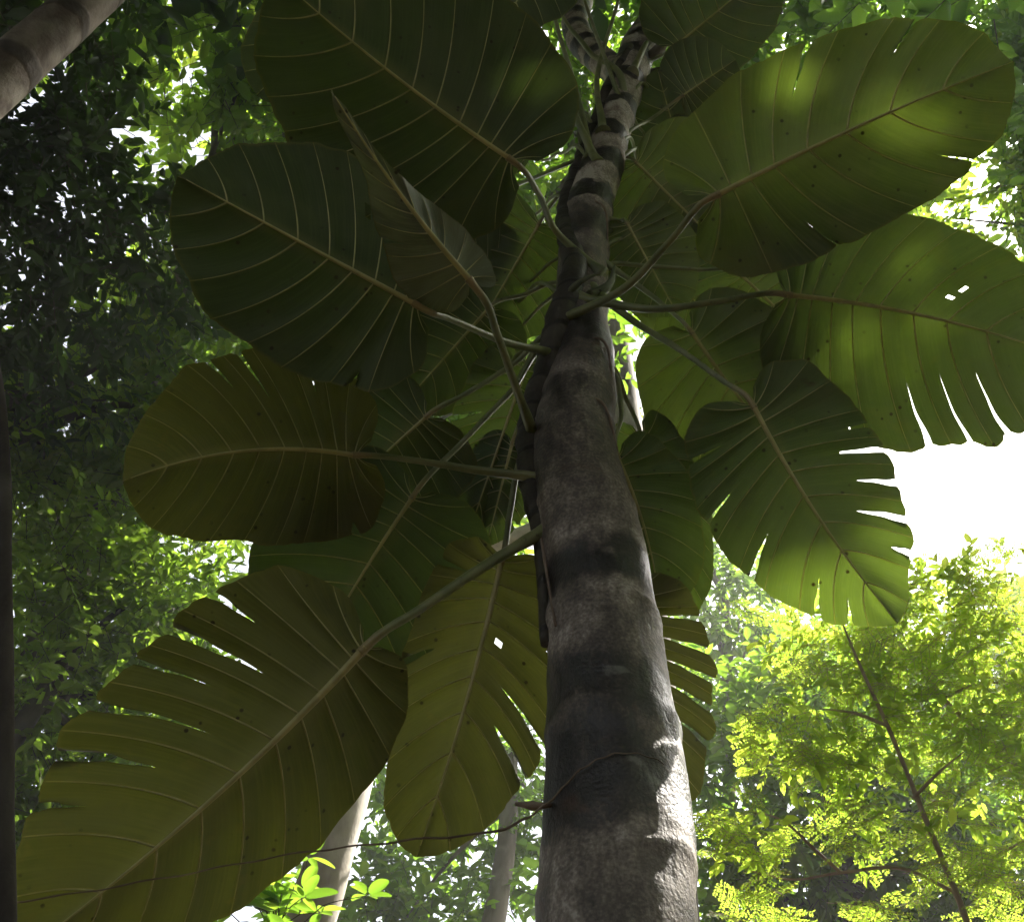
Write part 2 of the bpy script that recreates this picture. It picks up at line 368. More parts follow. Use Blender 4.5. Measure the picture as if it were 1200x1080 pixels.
def host_tree():
    root = empty('ringed_tree', (trunk_point(1150)[0].x, 1.75, 0), 'tall grey tree with dark ring scars, its thick trunk rising up the middle', 'tree')
    pts = [Vector((trunk_point(1150)[0].x + 0.03, 1.75, -0.05)), Vector((trunk_point(1150)[0].x + 0.02, 1.75, 0.25)), Vector((trunk_point(1150)[0].x + .01, 1.75, 1.2))]
    rr = [0.24, 0.165, 0.142]
    for y, cx, w in TRUNK:
        p, r = trunk_point(y); pts.append(p); rr.append(r)
    top = pts[-1]; pts += [at(756, 38, trunk_d(62) + .55), at(775, 0, trunk_d(62) + 1.1), at(800, -60, trunk_d(62) + 2.2), at(815, -150, trunk_d(62) + 4.0)]
    rr += [0.072, 0.062, 0.055, 0.045]
    sp = spline(pts, 26); rs = lerp_list(rr, len(sp))
    # slightly proud ring scars
    for i, p in enumerate(sp):
        k = math.sin((p.z + 0.25 * 0.16) * 2 * math.pi / 0.26)
        rs[i] *= 1 + (0.035 * max(0, k) ** 3 if p.z > zof(300) else 0.012 * max(0, k) ** 3)
    m = MB(); m.tube(sp, rs, 72)
    nr = len(sp)
    for i in range(nr):
        for k in range(72):
            p = Vector(m.v[i * 72 + k]); dr = p - sp[i]; r = dr.length
            qv = Vector((p.x, p.y, p.z * .55))
            f = .075 * noise.noise(qv * 4.2) + .040 * noise.noise(qv * 10 + Vector((3, 0, 0))) + .016 * noise.noise(qv * 28) + .007 * noise.noise(qv * 75)
            z = p.z + .09 * noise.noise(p * 4) + .02 * noise.noise(p * 18)
            f += .030 * max(0, math.sin(z * 2 * math.pi / .31)) ** 10
            if dr.x > .3 * r: f -= .05 * abs(noise.noise(Vector((p.x * 9, p.y * 9, p.z * 7)))) * (dr.x / r)   # flaked, dented side
            m.v[i * 72 + k] = tuple(sp[i] + dr * (1 + f))
    m.build('trunk', [M['host']], root)
    D = trunk_d(62)
    lp = spline([at(738, 88, trunk_d(85) + .05), at(716, 79, D + .45), at(698, 66, D + .75), at(682, 50, D + .95), at(674, 30, D + 1.2), at(682, 0, D + 1.7), at(705, -70, D + 3), at(720, -160, D + 5)], 16)
    lr = lerp_list([.05, .066, .070, .072, .07, .066, .06, .05], len(lp))
    for i in range(len(lp)): lr[i] *= 1 + 0.07 * max(0, math.sin(i * 0.9)) ** 3
    m = MB(); m.tube(lp, lr, 24, bump=0.05, bscale=7.0); b = m.build('bough', [M['host']], root)
    # dry brown bud sheaths at the fork
    m = MB()
    for (a, b2, c2, r) in [((748, 78), (768, 62), (785, 38), .022), ((752, 86), (775, 84), (800, 92), .016), ((742, 66), (757, 50), (762, 22), .018)]:
        d0 = trunk_d(70) - .05
        q = spline([at(*a, d0), at(*b2, d0), at(*c2, d0 + .2)], 8); m.tube(q, lerp_list([r, r * 1.2, r * .3], len(q)), 8, bump=.3, bscale=20)
    m.build('bud_sheath', [M['bark_brown']], root)
host_tree()

# ------------------------------------------------------------------ the philodendron
PROFILES = {
 'broad':  [(0, -.06, .10), (.07, -.13, .38), (.17, -.05, .74), (.31, .16, .97), (.48, .42, 1.0), (.64, .66, .84), (.80, .865, .50), (.92, .97, .20), (1, 1.0, 0.0)],
 'round':  [(0, -.08, .12), (.07, -.15, .42), (.17, -.05, .80), (.31, .18, 1.0), (.48, .45, 1.0), (.64, .70, .88), (.80, .895, .60), (.92, .98, .27), (1, 1.0, 0.0)],
 'long':   [(0, -.03, .08), (.07, -.08, .34), (.17, -.01, .72), (.31, .17, .96), (.48, .42, 1.0), (.64, .65, .88), (.80, .87, .60), (.92, .975, .27), (1, 1.0, 0.0)],
 'curled': [(0, -.05, .15), (.07, -.10, .55), (.17, .02, .95), (.31, .20, 1.0), (.48, .42, .66), (.64, .60, .26), (.80, .80, .17), (.92, .94, .13), (1, 1.0, 0.0)],
}
PLANT = empty('climbing_philodendron', (0.0, 1.70, 0.0), 'giant climbing philodendron with paddle-shaped split leaves clinging to the ringed trunk', 'climbing plant')
LEAF_SPOTS = []      # sample points, used to know where the shading crown has to stand

def big_leaf(base, tip, w1, w2, d0, d1, t1=0.0, t2=0.0, bend=0, droop=0.05, cup=0.10, s1=(), s2=(), nv=10, pet=None, pr=(0.011, 0.008),
             prof='broad', mat='green', seed=0, wave=0.017, label=None, holes=(), rib=0.0075):
    rnd = random.Random(seed * 77 + 5)
    B = at(*base, d0); T = at(*tip, d1); X = T - B; L = X.length
    mx, my = (base[0] + tip[0]) / 2, (base[1] + tip[1]) / 2; dm = (d0 + d1) / 2
    dx, dy = tip[0] - base[0], tip[1] - base[1]; l2 = math.hypot(dx, dy); nx, ny = -dy / l2, dx / l2
    C = at(mx, my, dm)
    Y = [at(mx + nx * w1, my + ny * w1, dm + t1) - C, at(mx - nx * w2, my - ny * w2, dm + t2) - C]
    BEND = at(mx + nx * bend, my + ny * bend, dm) - C
    N = (Y[0].normalized() - Y[1].normalized()).cross(X).normalized()
    if N.dot(C - EYE) < 0: N = -N                        # N points away from the eye: the upper face
    pf = np.array(PROFILES[prof]); us = np.linspace(0, 1, 241)
    def smooth(col):
        y = np.interp(us, pf[:, 0], pf[:, col]); k = np.ones(19) / 19
        yp = np.concatenate([2 * y[0] - y[1:10][::-1], y, 2 * y[-1] - y[-10:-1][::-1]]); return np.convolve(yp, k, 'valid')
    ex, ey = smooth(1), smooth(2); ey[-1] = 0
    ph = [rnd.uniform(0, 6.28) for _ in range(6)]
    irr = [[rnd.uniform(-.055, .035) for _ in range(nv + 2)] for _ in range(2)]
    def mid(x):
        xx = max(x, 0.0)
        return B + X * x + BEND * (4 * xx * (1 - xx)) - N * (droop * L * xx * xx * 1.0 - droop * L * xx)
    def pt(side, u, t, sg=0):
        u = min(max(u, 0.0), 1.0); v = u * nv
        u = min(max(u + .011 * math.sin(u * nv * 2.1 + ph[4 + side]) * (1 - u) * min(1, u * 6), 0.0), 1.0)
        s = 0.97 * u ** 1.85
        ox = float(np.interp(u, us, ex)); oy = max(0.0, float(np.interp(u, us, ey)))
        for (k, tc, wd) in (s1, s2)[side]:                 # lobes are rounded off beside a slit
            dv = v - (k + 0.5)
            t = t * (1 - 0.085 * (1 - tc) * math.exp(-(dv / 0.16) ** 2) * t ** 3)
        t = t * (1 + float(np.interp(v, range(nv + 2), irr[side])) * t)
        t = t * (1 + .022 * t * t * noise.noise(Vector((v * 2.3, side * 9.1, seed * 3.7))) + .012 * t ** 4 * noise.noise(Vector((v * 9, side * 5.3, seed * 1.7))))
        cx = s + 0.28 * (ox - s); cy = 0.52 * oy
        a, b, c = (1 - t) ** 2, 2 * t * (1 - t), t * t
        x = a * s + b * cx + c * ox; y = b * cy + c * oy
        fr = v - math.floor(v)
        z = -cup * Y[side].length * (y * y) * 0.9 + 0.06 * Y[side].length * y * (1 - y)
        z += L * 0.017 * abs(math.sin(math.pi * fr)) ** 0.8 * (4 * t * (1 - t) * 0.7 + 0.35 * t)          # quilting between the veins
        z += L * wave * t * t * (math.sin(u * 11 + ph[side]) + 0.6 * math.sin(u * 23 + ph[2 + side]))
        if sg: z += sg * L * 0.016 * t * t
        xx = min(max(x, 0.0), 1.0)
        return B + X * x + BEND * (4 * xx * (1 - xx)) - N * (droop * L * (xx * xx - xx)) + Y[side] * y + N * z
    m = MB(); nt_ = 25; ts = [k / (nt_ - 1) for k in range(nt_)]; per = 10
    for side in (0, 1):
        slits = {k: (tc, wd) for (k, tc, wd) in (s1, s2)[side]}
        rows = []                                          # (v, sign) ; sign marks the two lips of a slit
        for k in range(nv):
            for j in range(per):
                v = k + j / per
                if j == per // 2 and k in slits: rows.append((v, -1)); rows.append((v, 1))
                else: rows.append((v, 0))
        rows.append((nv, 0))
        vs = []; uvs = []; fs = []
        for (v, sg) in rows:
            for t in ts:
                vv = v
                if sg:
                    tc, wd = slits[int(v)]
                    if t > tc:
                        e = (t - tc) / (1 - tc)
                        vv = v + sg * wd * 0.34 * (0.35 * e ** 0.5 + 0.65 * e ** 2.2) + wd * .10 * math.sin(e * 9 + v * 5) * e
                vs.append(pt(side, vv / nv, t, sg if sg and t > slits[int(v)][0] else 0)); uvs.append((v, t))
        for i in range(len(rows) - 1):
            if rows[i][1] == -1: continue
            for j in range(nt_ - 1):
                vmid = (rows[i][0] + rows[i + 1][0]) / 2; tm = (ts[j] + ts[j + 1]) / 2
                if any(h[0] == side and ((vmid - h[1]) / h[3]) ** 2 + ((tm - h[2]) / h[4]) ** 2 < 1 for h in holes): continue
                a = i * nt_ + j; b = (i + 1) * nt_ + j
                fs.append((a, a + 1, b + 1, b))
        m.add(vs, fs, 0, uvs)
    leaf = m.build('leaf', [M[mat]], PLANT)
    if label: leaf['label'] = label
    r0 = rib * (L / 0.75) ** 0.5
    mp = [mid(x) - N * (r0 * (1 - .8 * x) * 0.35) for x in np.linspace(0, 0.965, 30)]
    m = MB(); m.tube(mp, [r0 * (1 - 0.86 * k / 29) for k in range(30)], 8); m.build('midrib', [M['midrib']], leaf)
    m = MB()
    for side in (0, 1):
        for k in range(0 if prof != 'curled' else 1, nv):
            u = (k + (0.16 if k == 0 else 0)) / nv
            q = [pt(side, u, t) - N * 0.0006 for t in np.linspace(0.0, 0.90, 12)]
            m.tube(q, [0.0021 * (L / 0.75) ** 0.5 * (1 - 0.8 * i / 11) for i in range(12)], 5)
    m.build('side_veins', [M['vein']], leaf)
    if pet:
        k1 = mid(-0.03); k2 = mid(0.0)
        if tuple(pet[0]) in ROOTED: pet = [pet[0] + (pet[0] - pet[1]).normalized() * .05 - Vector((0, 0, .004))] + pet if pet[1].y < pet[0].y + .02 else [ROOTED[tuple(pet[0])].lerp(pet[0], k) * .5 + (pet[0].lerp(pet[1], .04 * k) + Vector((0, .035, 0))) * .5 for k in (.2, .6)] + pet[1:]
        q = spline(pet + [k1 * .5 + (pet[-1] if len(pet) else k1) * .0 + k1 * .5, mid(0.02) - N * r0 * .35], 14)
        rs = lerp_list([pr[0] * 2.3, pr[0] * 1.5, pr[0] * .95, pr[0] * .82, pr[1] * .88, pr[1] * .85, pr[1] * .9, max(pr[1] * 1.02, r0 * 1.05)], len(q))
        m = MB(); m.tube(q, rs, 12, bump=.06, bscale=40); m.build('petiole', [M['petiole']], leaf)
    for a in (0.0, 0.33, 0.66, 1.0): LEAF_SPOTS.append(B + X * a)
    for y in Y: LEAF_SPOTS.append(C + y * .8); LEAF_SPOTS.append(C + X * .35 + y * .5)
    return leaf

TD = trunk_d
def V(px, py, d): return at(px, py, d)
# near leaves
big_leaf((428, 758), (32, 1112), 196, 128, 2.20, 1.95, 0.10, 0.14, bend=-14, droop=.05, s1=[(3, .62, .26), (4, .34, .62), (5, .52, .24), (6, .33, .34), (7, .44, .70), (8, .68, .36)],
         nv=11, pet=[on_trunk(632, 634), V(560, 668, 2.36), V(490, 715, 2.26)], pr=(.0135, .0105), prof='long', mat='olive', seed=1, rib=.0085)
big_leaf((418, 534), (143, 564), 122, 112, 2.62, 2.42, 0.06, 0.08, bend=20, droop=.04, s1=[(3, .62, .12), (5, .5, .18), (6, .7, .2)], s2=[(2, .86, .4)], nv=11,
         pet=[on_trunk(626, 572), V(560, 551, 2.62), V(490, 540, 2.62)], pr=(.0115, .0085), prof='round', mat='olive', seed=2)
big_leaf((489, 358), (208, 205), 112, 142, 2.44, 2.42, 0.22, -0.02, bend=2, droop=.07, s2=[(2, .82, .5)], nv=10,
         pet=[on_trunk(648, 425), V(590, 400, 2.75), V(525, 373, 2.52)], pr=(.011, .0085), prof='round', mat='dark', seed=3, holes=[(0, 4.5, .62, .13, .07)])
big_leaf((600, 188), (322, -30), 150, 158, 3.00, 2.85, 0.12, 0.12, bend=-6, droop=.06, nv=11, pet=[on_trunk(690, 335), V(655, 275, 3.35), V(630, 225, 3.12)],
         pr=(.0125, .0095), prof='round', mat='dark', seed=4)
big_leaf((552, 330), (387, 104), 34, 74, 2.38, 2.26, 0.09, 0.10, bend=-6, droop=.05, cup=.22, nv=10, pet=[on_trunk(625, 520), V(605, 455, 2.62), V(582, 390, 2.46), V(567, 350, 2.39)],
         pr=(.011, .0095), prof='curled', mat='pale', seed=5, wave=.03, s2=[(4, .55, .3)], label='narrow grey-backed leaf curled lengthwise along its midrib', rib=.0095)
big_leaf((838, 230), (1188, 72), 126, 118, 2.75, 2.62, 0.08, 0.08, bend=-6, droop=.05, s1=[(3, .45, .10), (6, .55, .16)], s2=[(4, .55, .22), (6, .7, .10)], nv=9,
         pet=[on_trunk(662, 395), V(735, 335, 2.93), V(790, 277, 2.82)], pr=(.0125, .0095), prof='round', mat='shade', seed=6)
big_leaf((922, 346), (1275, 428), 168, 112, 2.95, 2.82, 0.10, 0.10, bend=-14, droop=.05, s1=[(2, .62, .12), (4, .66, .16), (6, .52, .34), (7, .42, .26), (8, .4, .3)], s2=[], nv=11,
         pet=[on_trunk(690, 378), V(770, 362, 3.0), V(850, 352, 2.97)], pr=(.0125, .0095), prof='long', mat='green', seed=7, holes=[(1, 7.5, .32, .11, .035), (1, 7.52, .46, .06, .03), (0, 5.5, .55, .06, .022)])
big_leaf((882, 474), (1052, 730), 122, 108, 2.64, 2.42, 0.06, 0.06, bend=8, droop=.04, s1=[(2, .50, .16), (4, .40, .10), (6, .58, .50), (8, .55, .36), (9, .6, .3)],
         s2=[(4, .72, .12), (5, .38, .24), (6, .66, .20), (7, .50, .36), (8, .80, .3)], nv=11,
         pet=[on_trunk(700, 366), V(745, 378, 3.0), V(800, 412, 2.8), V(850, 448, 2.70)], pr=(.0105, .008), prof='broad', mat='green', seed=8)
big_leaf((810, 388), (965, 575), 105, 95, 3.10, 2.95, 0.05, 0.05, bend=6, nv=9, pet=[on_trunk(712, 318), V(755, 340, 3.3), V(790, 368, 3.15)], pr=(.009, .007), prof='round', mat='shade', seed=9)
big_leaf((724, 536), (775, 722), 60, 70, 2.80, 2.68, 0.05, -.02, bend=-8, nv=9, pet=[on_trunk(718, 430, .1), V(728, 480, 2.95)], pr=(.008, .007), prof='round', mat='green', seed=10)
big_leaf((752, 512), (808, 722), 52, 50, 3.02, 2.9, 0.15, .0, bend=-6, nv=9, pet=[on_trunk(716, 420, .0), V(735, 470, 3.1)], pr=(.008, .007), prof='round', mat='green', seed=11)
big_leaf((738, 690), (772, 968), 95, 92, 2.62, 2.45, 0.05, .03, bend=4, s2=[(3, .30, .34), (4, .30, .42), (5, .3, .36), (6, .3, .36), (7, .45, .3)], s1=[(4, .5, .3)], nv=11,
         pet=[on_trunk(716, 600, .0), V(732, 650, 2.75)], pr=(.009, .0075), prof='long', mat='olive', seed=12)
big_leaf((588, 655), (488, 1004), 92, 112, 2.66, 2.32, 0.04, 0.05, bend=-6, droop=.04, s1=[(2, .45, .22), (5, .60, .62)], s2=[(2, .55, .35), (4, .72, .2), (6, .35, .16), (7, .42, .62)], nv=11,
         pet=[on_trunk(628, 470), V(612, 530, 2.85), V(597, 605, 2.74)], pr=(.0095, .0085), prof='long', mat='olive', seed=13, holes=[(1, 3.5, .62, .2, .05), (1, 3.5, .8, .2, .05), (1, 5.5, .18, .1, .04)])
big_leaf((484, 582), (352, 800), 136, 132, 2.76, 2.58, 0.05, 0.10, bend=4, nv=10, pet=[on_trunk(650, 400), V(596, 462, 3.0), V(540, 520, 2.86)], pr=(.0095, .008), prof='round', mat='dark', seed=14)
big_leaf((500, 488), (392, 590), 92, 100, 3.0, 2.95, 0.05, 0.05, bend=2, nv=9, pet=[on_trunk(652, 392), V(600, 428, 3.1), V(545, 462, 3.03)], pr=(.009, .008), prof='round', mat='dark', seed=15)
# leaves further up, seen between the near ones
big_leaf((632, 262), (545, 410), 92, 84, 3.75, 3.6, 0.05, 0.05, nv=10, pet=[on_trunk(668, 215), V(650, 235, 3.8)], pr=(.008, .007), prof='broad', mat='green', seed=16)
big_leaf((572, 362), (468, 478), 82, 76, 3.35, 3.3, 0.05, 0.05, nv=10, pet=[on_trunk(654, 330), V(615, 345, 3.4)], pr=(.008, .007), prof='broad', mat='dark', seed=17)
big_leaf((618, 425), (548, 628), 66, 62, 3.25, 3.05, 0.04, 0.04, nv=11, s1=[(5, .5, .3)], s2=[(7, .45, .5)], pet=[on_trunk(655, 372), V(640, 398, 3.3)], pr=(.008, .007), prof='broad', mat='green', seed=18)
big_leaf((600, 520), (570, 640), 45, 42, 3.15, 3.05, 0.04, 0.04, nv=9, s2=[(5, .4, .5), (6, .5, .5)], pet=[on_trunk(650, 440), V(622, 470, 3.2)], pr=(.007, .006), prof='broad', mat='green', seed=19)
big_leaf((440, -30), (300, 112), 78, 74, 3.5, 3.3, 0.05, 0.05, nv=9, pet=[V(690, -60, 6.0), V(560, -70, 4.4)], pr=(.009, .008), prof='round', mat='dark', seed=20)
big_leaf((655, -80), (588, 30), 60, 62, 3.8, 3.6, 0.05, 0.05, nv=8, pet=[on_trunk(722, 130), V(688, 10, 4.5)], pr=(.009, .008), prof='round', mat='dark', seed=21)
big_leaf((790, 55), (905, -40), 70, 78, 4.6, 4.5, 0.05, 0.05, nv=9, pet=[on_trunk(745, 90), V(765, 70, 4.7)], pr=(.009, .008), prof='round', mat='dark', seed=22)
big_leaf((800, 112), (862, 70), 52, 56, 4.2, 4.2, 0.05, 0.05, nv=8, pet=[on_trunk(735, 160), V(765, 138, 4.3)], pr=(.008, .007), prof='round', mat='dark', seed=23)
big_leaf((745, 190), (858, 300), 80, 92, 4.0, 3.8, 0.05, 0.05, nv=10, pet=[on_trunk(725, 180), V(735, 184, 4.05)], pr=(.008, .007), prof='broad', mat='shade', seed=24)
big_leaf((735, 262), (795, 370), 60, 66, 3.6, 3.45, 0.05, 0.05, nv=10, pet=[on_trunk(716, 262), V(726, 258, 3.65)], pr=(.008, .007), prof='broad', mat='shade', seed=25)
big_leaf((868, 322), (985, 430), 82, 80, 3.35, 3.2, 0.05, 0.05, nv=9, pet=[on_trunk(712, 312), V(760, 312, 3.45), V(820, 316, 3.4)], pr=(.008, .007), prof='round', mat='shade', seed=26)
big_leaf((805, 205), (770, 80), 70, 66, 4.6, 4.6, 0.05, 0.05, nv=9, pet=[on_trunk(728, 190), V(770, 198, 4.5)], pr=(.008, .007), prof='broad', mat='dark', seed=27)
big_leaf((548, 235), (430, 205), 60, 78, 3.4, 3.3, 0.05, 0.05, nv=9, pet=[on_trunk(672, 190), V(610, 215, 3.7)], pr=(.008, .007), prof='round', mat='dark', seed=28)
# leaves above the frame whose stalks run up out of the picture
for i, (a, ctl, b, tip_, md) in enumerate([((690, 196), [(676, 110), (650, 20)], (632, -60), (540, -190), .6), ((705, 170), [(700, 90), (722, 10)], (745, -70), (800, -220), 1.0),
                                   ((694, 205), [(662, 110), (636, 55)], (600, -70), (430, -150), .4), ((742, 100), [(768, 30), (800, -20)], (840, -70), (1010, -160), .9),
                                   ((730, 130), [(690, 60), (655, 10)], (640, -110), (700, -260), 1.2)]):
    D = TD(a[1])
    big_leaf(b, tip_, 95, 95, D + md, D + md - .1, 0.05, 0.05, nv=9, pet=[on_trunk(*a)] + [V(*c, D + md * (k + 1) / 3) for k, c in enumerate(ctl)], pr=(.013, .009), prof='round', mat='green', seed=40 + i)

# more leaves crowding the upper trunk, each on its own pale stalk
for i, (a, b, tip_, md, w, mt) in enumerate([((700, 300), (598, 335), (505, 300), .25, 62, 'green'), ((690, 340), (585, 395), (480, 400), .35, 60, 'dark'), ((712, 290), (770, 300), (845, 375), .3, 66, 'green'),
        ((716, 270), (790, 292), (905, 290), .45, 66, 'dark'), ((730, 150), (770, 175), (835, 215), .3, 56, 'dark'), ((725, 180), (775, 232), (812, 330), .6, 60, 'green'), ((668, 240), (590, 285), (520, 345), .5, 62, 'green'),
        ((690, 205), (622, 178), (560, 110), .7, 60, 'dark'), ((655, 410), (600, 505), (590, 610), .7, 52, 'green'), ((700, 170), (640, 130), (600, 60), .8, 50, 'green'), ((740, 120), (795, 130), (870, 150), .6, 58, 'dark'),
        ((660, 360), (545, 375), (440, 330), .8, 70, 'dark'), ((655, 430), (470, 530), (400, 640), .75, 80, 'dark')]):
    D = TD(a[1]); c = ((a[0] + b[0]) / 2, (a[1] + b[1]) / 2 - 12)
    big_leaf(b, tip_, w, w * 1.05, D + md, D + md - .12, 0.05, 0.05, nv=9, bend=(-1) ** i * 6, pet=[on_trunk(*a), V(*c, D + md * .6)], pr=(.0075, .006), prof='broad' if i % 2 else 'round', mat=mt, seed=60 + i,
             s2=[(4, .5, .3)] if i % 3 == 0 else ())
def vine_stem():
    m = MB()
    pts = [on_trunk(632, 760, .6), on_trunk(622, 640, .5), on_trunk(608, 560, .5), on_trunk(612, 500, .6), on_trunk(636, 440, .8), on_trunk(655, 395, 1.0), on_trunk(672, 345, 1.0), on_trunk(664, 290, .8),
           on_trunk(660, 245, .6), on_trunk(674, 205, .7), on_trunk(694, 165, .9), on_trunk(716, 110, 1.0), on_trunk(738, 75, 1.0)]
    q = spline(pts, 16)
    r = lerp_list([.012, .018, .034, .040, .040, .042, .038, .032, .032, .030, .026, .022, .012], len(q))
    for i in range(len(r)): r[i] *= 1 + .10 * max(0, math.sin(i * 1.1)) ** 4
    m.tube(q, r, 18, bump=.12, bscale=14)
    m.build('stem', [M['stem']], PLANT)
    for (a, b, c) in [((622, 565), (634, 640), (650, 760)), ((640, 430), (700, 425), (720, 470)), ((660, 250), (700, 262), (714, 300)), ((612, 505), (700, 500), (722, 540))]:
        m = MB(); q = spline([on_trunk(*a), on_trunk(*b), on_trunk(*c)], 12); m.tube([p + Vector((0, -.004, 0)) for p in q], lerp_list([.006, .004, .003], len(q)), 7, bump=.2, bscale=40)
        m.build('aerial_root', [M['root']], PLANT)
    # pale bracts where the stalks leave the stem
    for (a, b, c, w) in [((690, 372), (708, 362), (722, 338), .016), ((655, 378), (672, 372), (695, 366), .012)]:
        m = MB(); q = spline([on_trunk(*a), on_trunk(*b) + Vector((0, -.03, 0)), on_trunk(*c) + Vector((0.02, -.05, .03))], 8); m.tube(q, lerp_list([w, w * .9, w * .15], len(q)), 8)
        m.build('bract', [M['pale']], PLANT)
vine_stem()

# a thin root or cord that runs across to the trunk
def cord():
    m = MB()
    q = spline([at(-60, 1066, 1.80), at(30, 1056, 1.80), at(200, 1028, 1.80), at(352, 1000, 1.82), at(480, 985, 1.84), at(600, 968, 1.86), on_trunk(645, 962), on_trunk(680, 945), on_trunk(715, 934), on_trunk(760, 933), on_trunk(805, 945, .2)], 14)
    q = [p + Vector((0, -.003, .0016 * math.sin(i * .8))) for i, p in enumerate(q)]
    m.tube(q, lerp_list([.0017, .0014, .0016, .0024, .0018, .0012, .0010], len(q)), 7, bump=.25, bscale=90)
    k = on_trunk(640, 964) + Vector((-.005, -.005, 0))
    m.tube(spline([k + Vector((-.05, 0, .004)), k + Vector((-.02, -.004, -.003)), k + Vector((.015, 0, .002))], 6), lerp_list([.003, .008, .003], 13), 8, bump=.4, bscale=60)
    o = m.build('thin_root', [M['root']]); tag(o, 'thin brown dangling root stretched across the large lower left leaf to the ringed trunk', 'root')
cord()

# ------------------------------------------------------------------ crowns
SUN_GAPS = []        # (point, radius): lines of clear air from these points towards the sun through the shading crown
def leaf_arrays(P, D, N, ln, wd, fold, tint):
    """6-vertex folded leaves: P base, D direction, N upper side"""
    n = len(P)
    S = np.cross(D, N); S /= np.linalg.norm(S, axis=1, keepdims=True) + 1e-9
    U = np.cross(S, D)
    ln = ln[:, None]; wd = wd[:, None]; fold = fold[:, None]
    v = np.empty((n, 6, 3), np.float32)
    v[:, 0] = P
    v[:, 1] = P + D * ln * .28 + S * wd * .44 + U * fold * wd
    v[:, 2] = P + D * ln * .68 + S * wd * .38 + U * (fold * wd - .03 * ln)
    v[:, 3] = P + D * ln - U * ln * .14
    v[:, 4] = P + D * ln * .68 - S * wd * .38 + U * (fold * wd - .03 * ln)
    v[:, 5] = P + D * ln * .28 - S * wd * .44 + U * fold * wd
    b = np.arange(n)[:, None] * 6
    f = np.concatenate([b + np.array([[0, 1, 2, 3]]), b + np.array([[0, 3, 4, 5]])], 1).reshape(-1, 4)
    return v.reshape(-1, 3), f.astype(np.int32), np.repeat(tint, 6).astype(np.float32)
def stick_arrays(A, B, ra, rb):
    n = len(A); T = B - A; T = T / (np.linalg.norm(T, axis=1, keepdims=True) + 1e-9)
    H = np.where(np.abs(T[:, 2:3]) > .9, np.array([[1., 0, 0]]), np.array([[0, 0, 1.]]))
    X = np.cross(T, H); X /= np.linalg.norm(X, axis=1, keepdims=True); Y = np.cross(T, X)
    v = np.empty((n, 6, 3), np.float32)
    for k in range(3):
        c, s = math.cos(k * 2.0944), math.sin(k * 2.0944)
        v[:, k] = A + (X * c + Y * s) * ra; v[:, 3 + k] = B + (X * c + Y * s) * rb
    b = np.arange(n)[:, None] * 6
    f = np.concatenate([b + np.array([[k, (k + 1) % 3, 3 + (k + 1) % 3, 3 + k]]) for k in range(3)], 1).reshape(-1, 4)
    return v.reshape(-1, 3), f.astype(np.int32)
def np_mesh(name, parts, mats, parent):
    """parts: (verts, quads, tint or None, material index)"""
    vs = []; fs = []; ti = []; mi = []; b = 0
    for v, f, t, m in parts:
        vs.append(v); fs.append(f + b); b += len(v); ti.append(t if t is not None else np.zeros(len(v), np.float32)); mi.append(np.full(len(f), m, np.int32))
    v = np.concatenate(vs); f = np.concatenate(fs); t = np.concatenate(ti); m = np.concatenate(mi)
    me = bpy.data.meshes.new(name)
    me.vertices.add(len(v)); me.vertices.foreach_set('co', v.ravel().astype(np.float32))
    me.loops.add(len(f) * 4); me.loops.foreach_set('vertex_index', f.ravel())
    me.polygons.add(len(f)); me.polygons.foreach_set('loop_start', np.arange(len(f), dtype=np.int32) * 4)
    me.polygons.foreach_set('material_index', m)
    me.update(calc_edges=True)
    a = me.attributes.new('tint', 'FLOAT', 'POINT'); a.data.foreach_set('value', t)
    return link_mesh(name, me, parent, mats)
def unit(a): return a / (np.linalg.norm(a, axis=-1, keepdims=True) + 1e-9)

def in_gap(P, grow=.02):
    """True where a point lies on a clear line towards the sun"""
    s = np.array(SUN); bad = np.zeros(len(P), bool)
    for g, r in SUN_GAPS:
        w = P - np.array(g); k = w @ s
        dd = np.linalg.norm(w - k[:, None] * s, axis=1)
        bad |= (dd < r + grow) & (k > 4.0)
    return bad

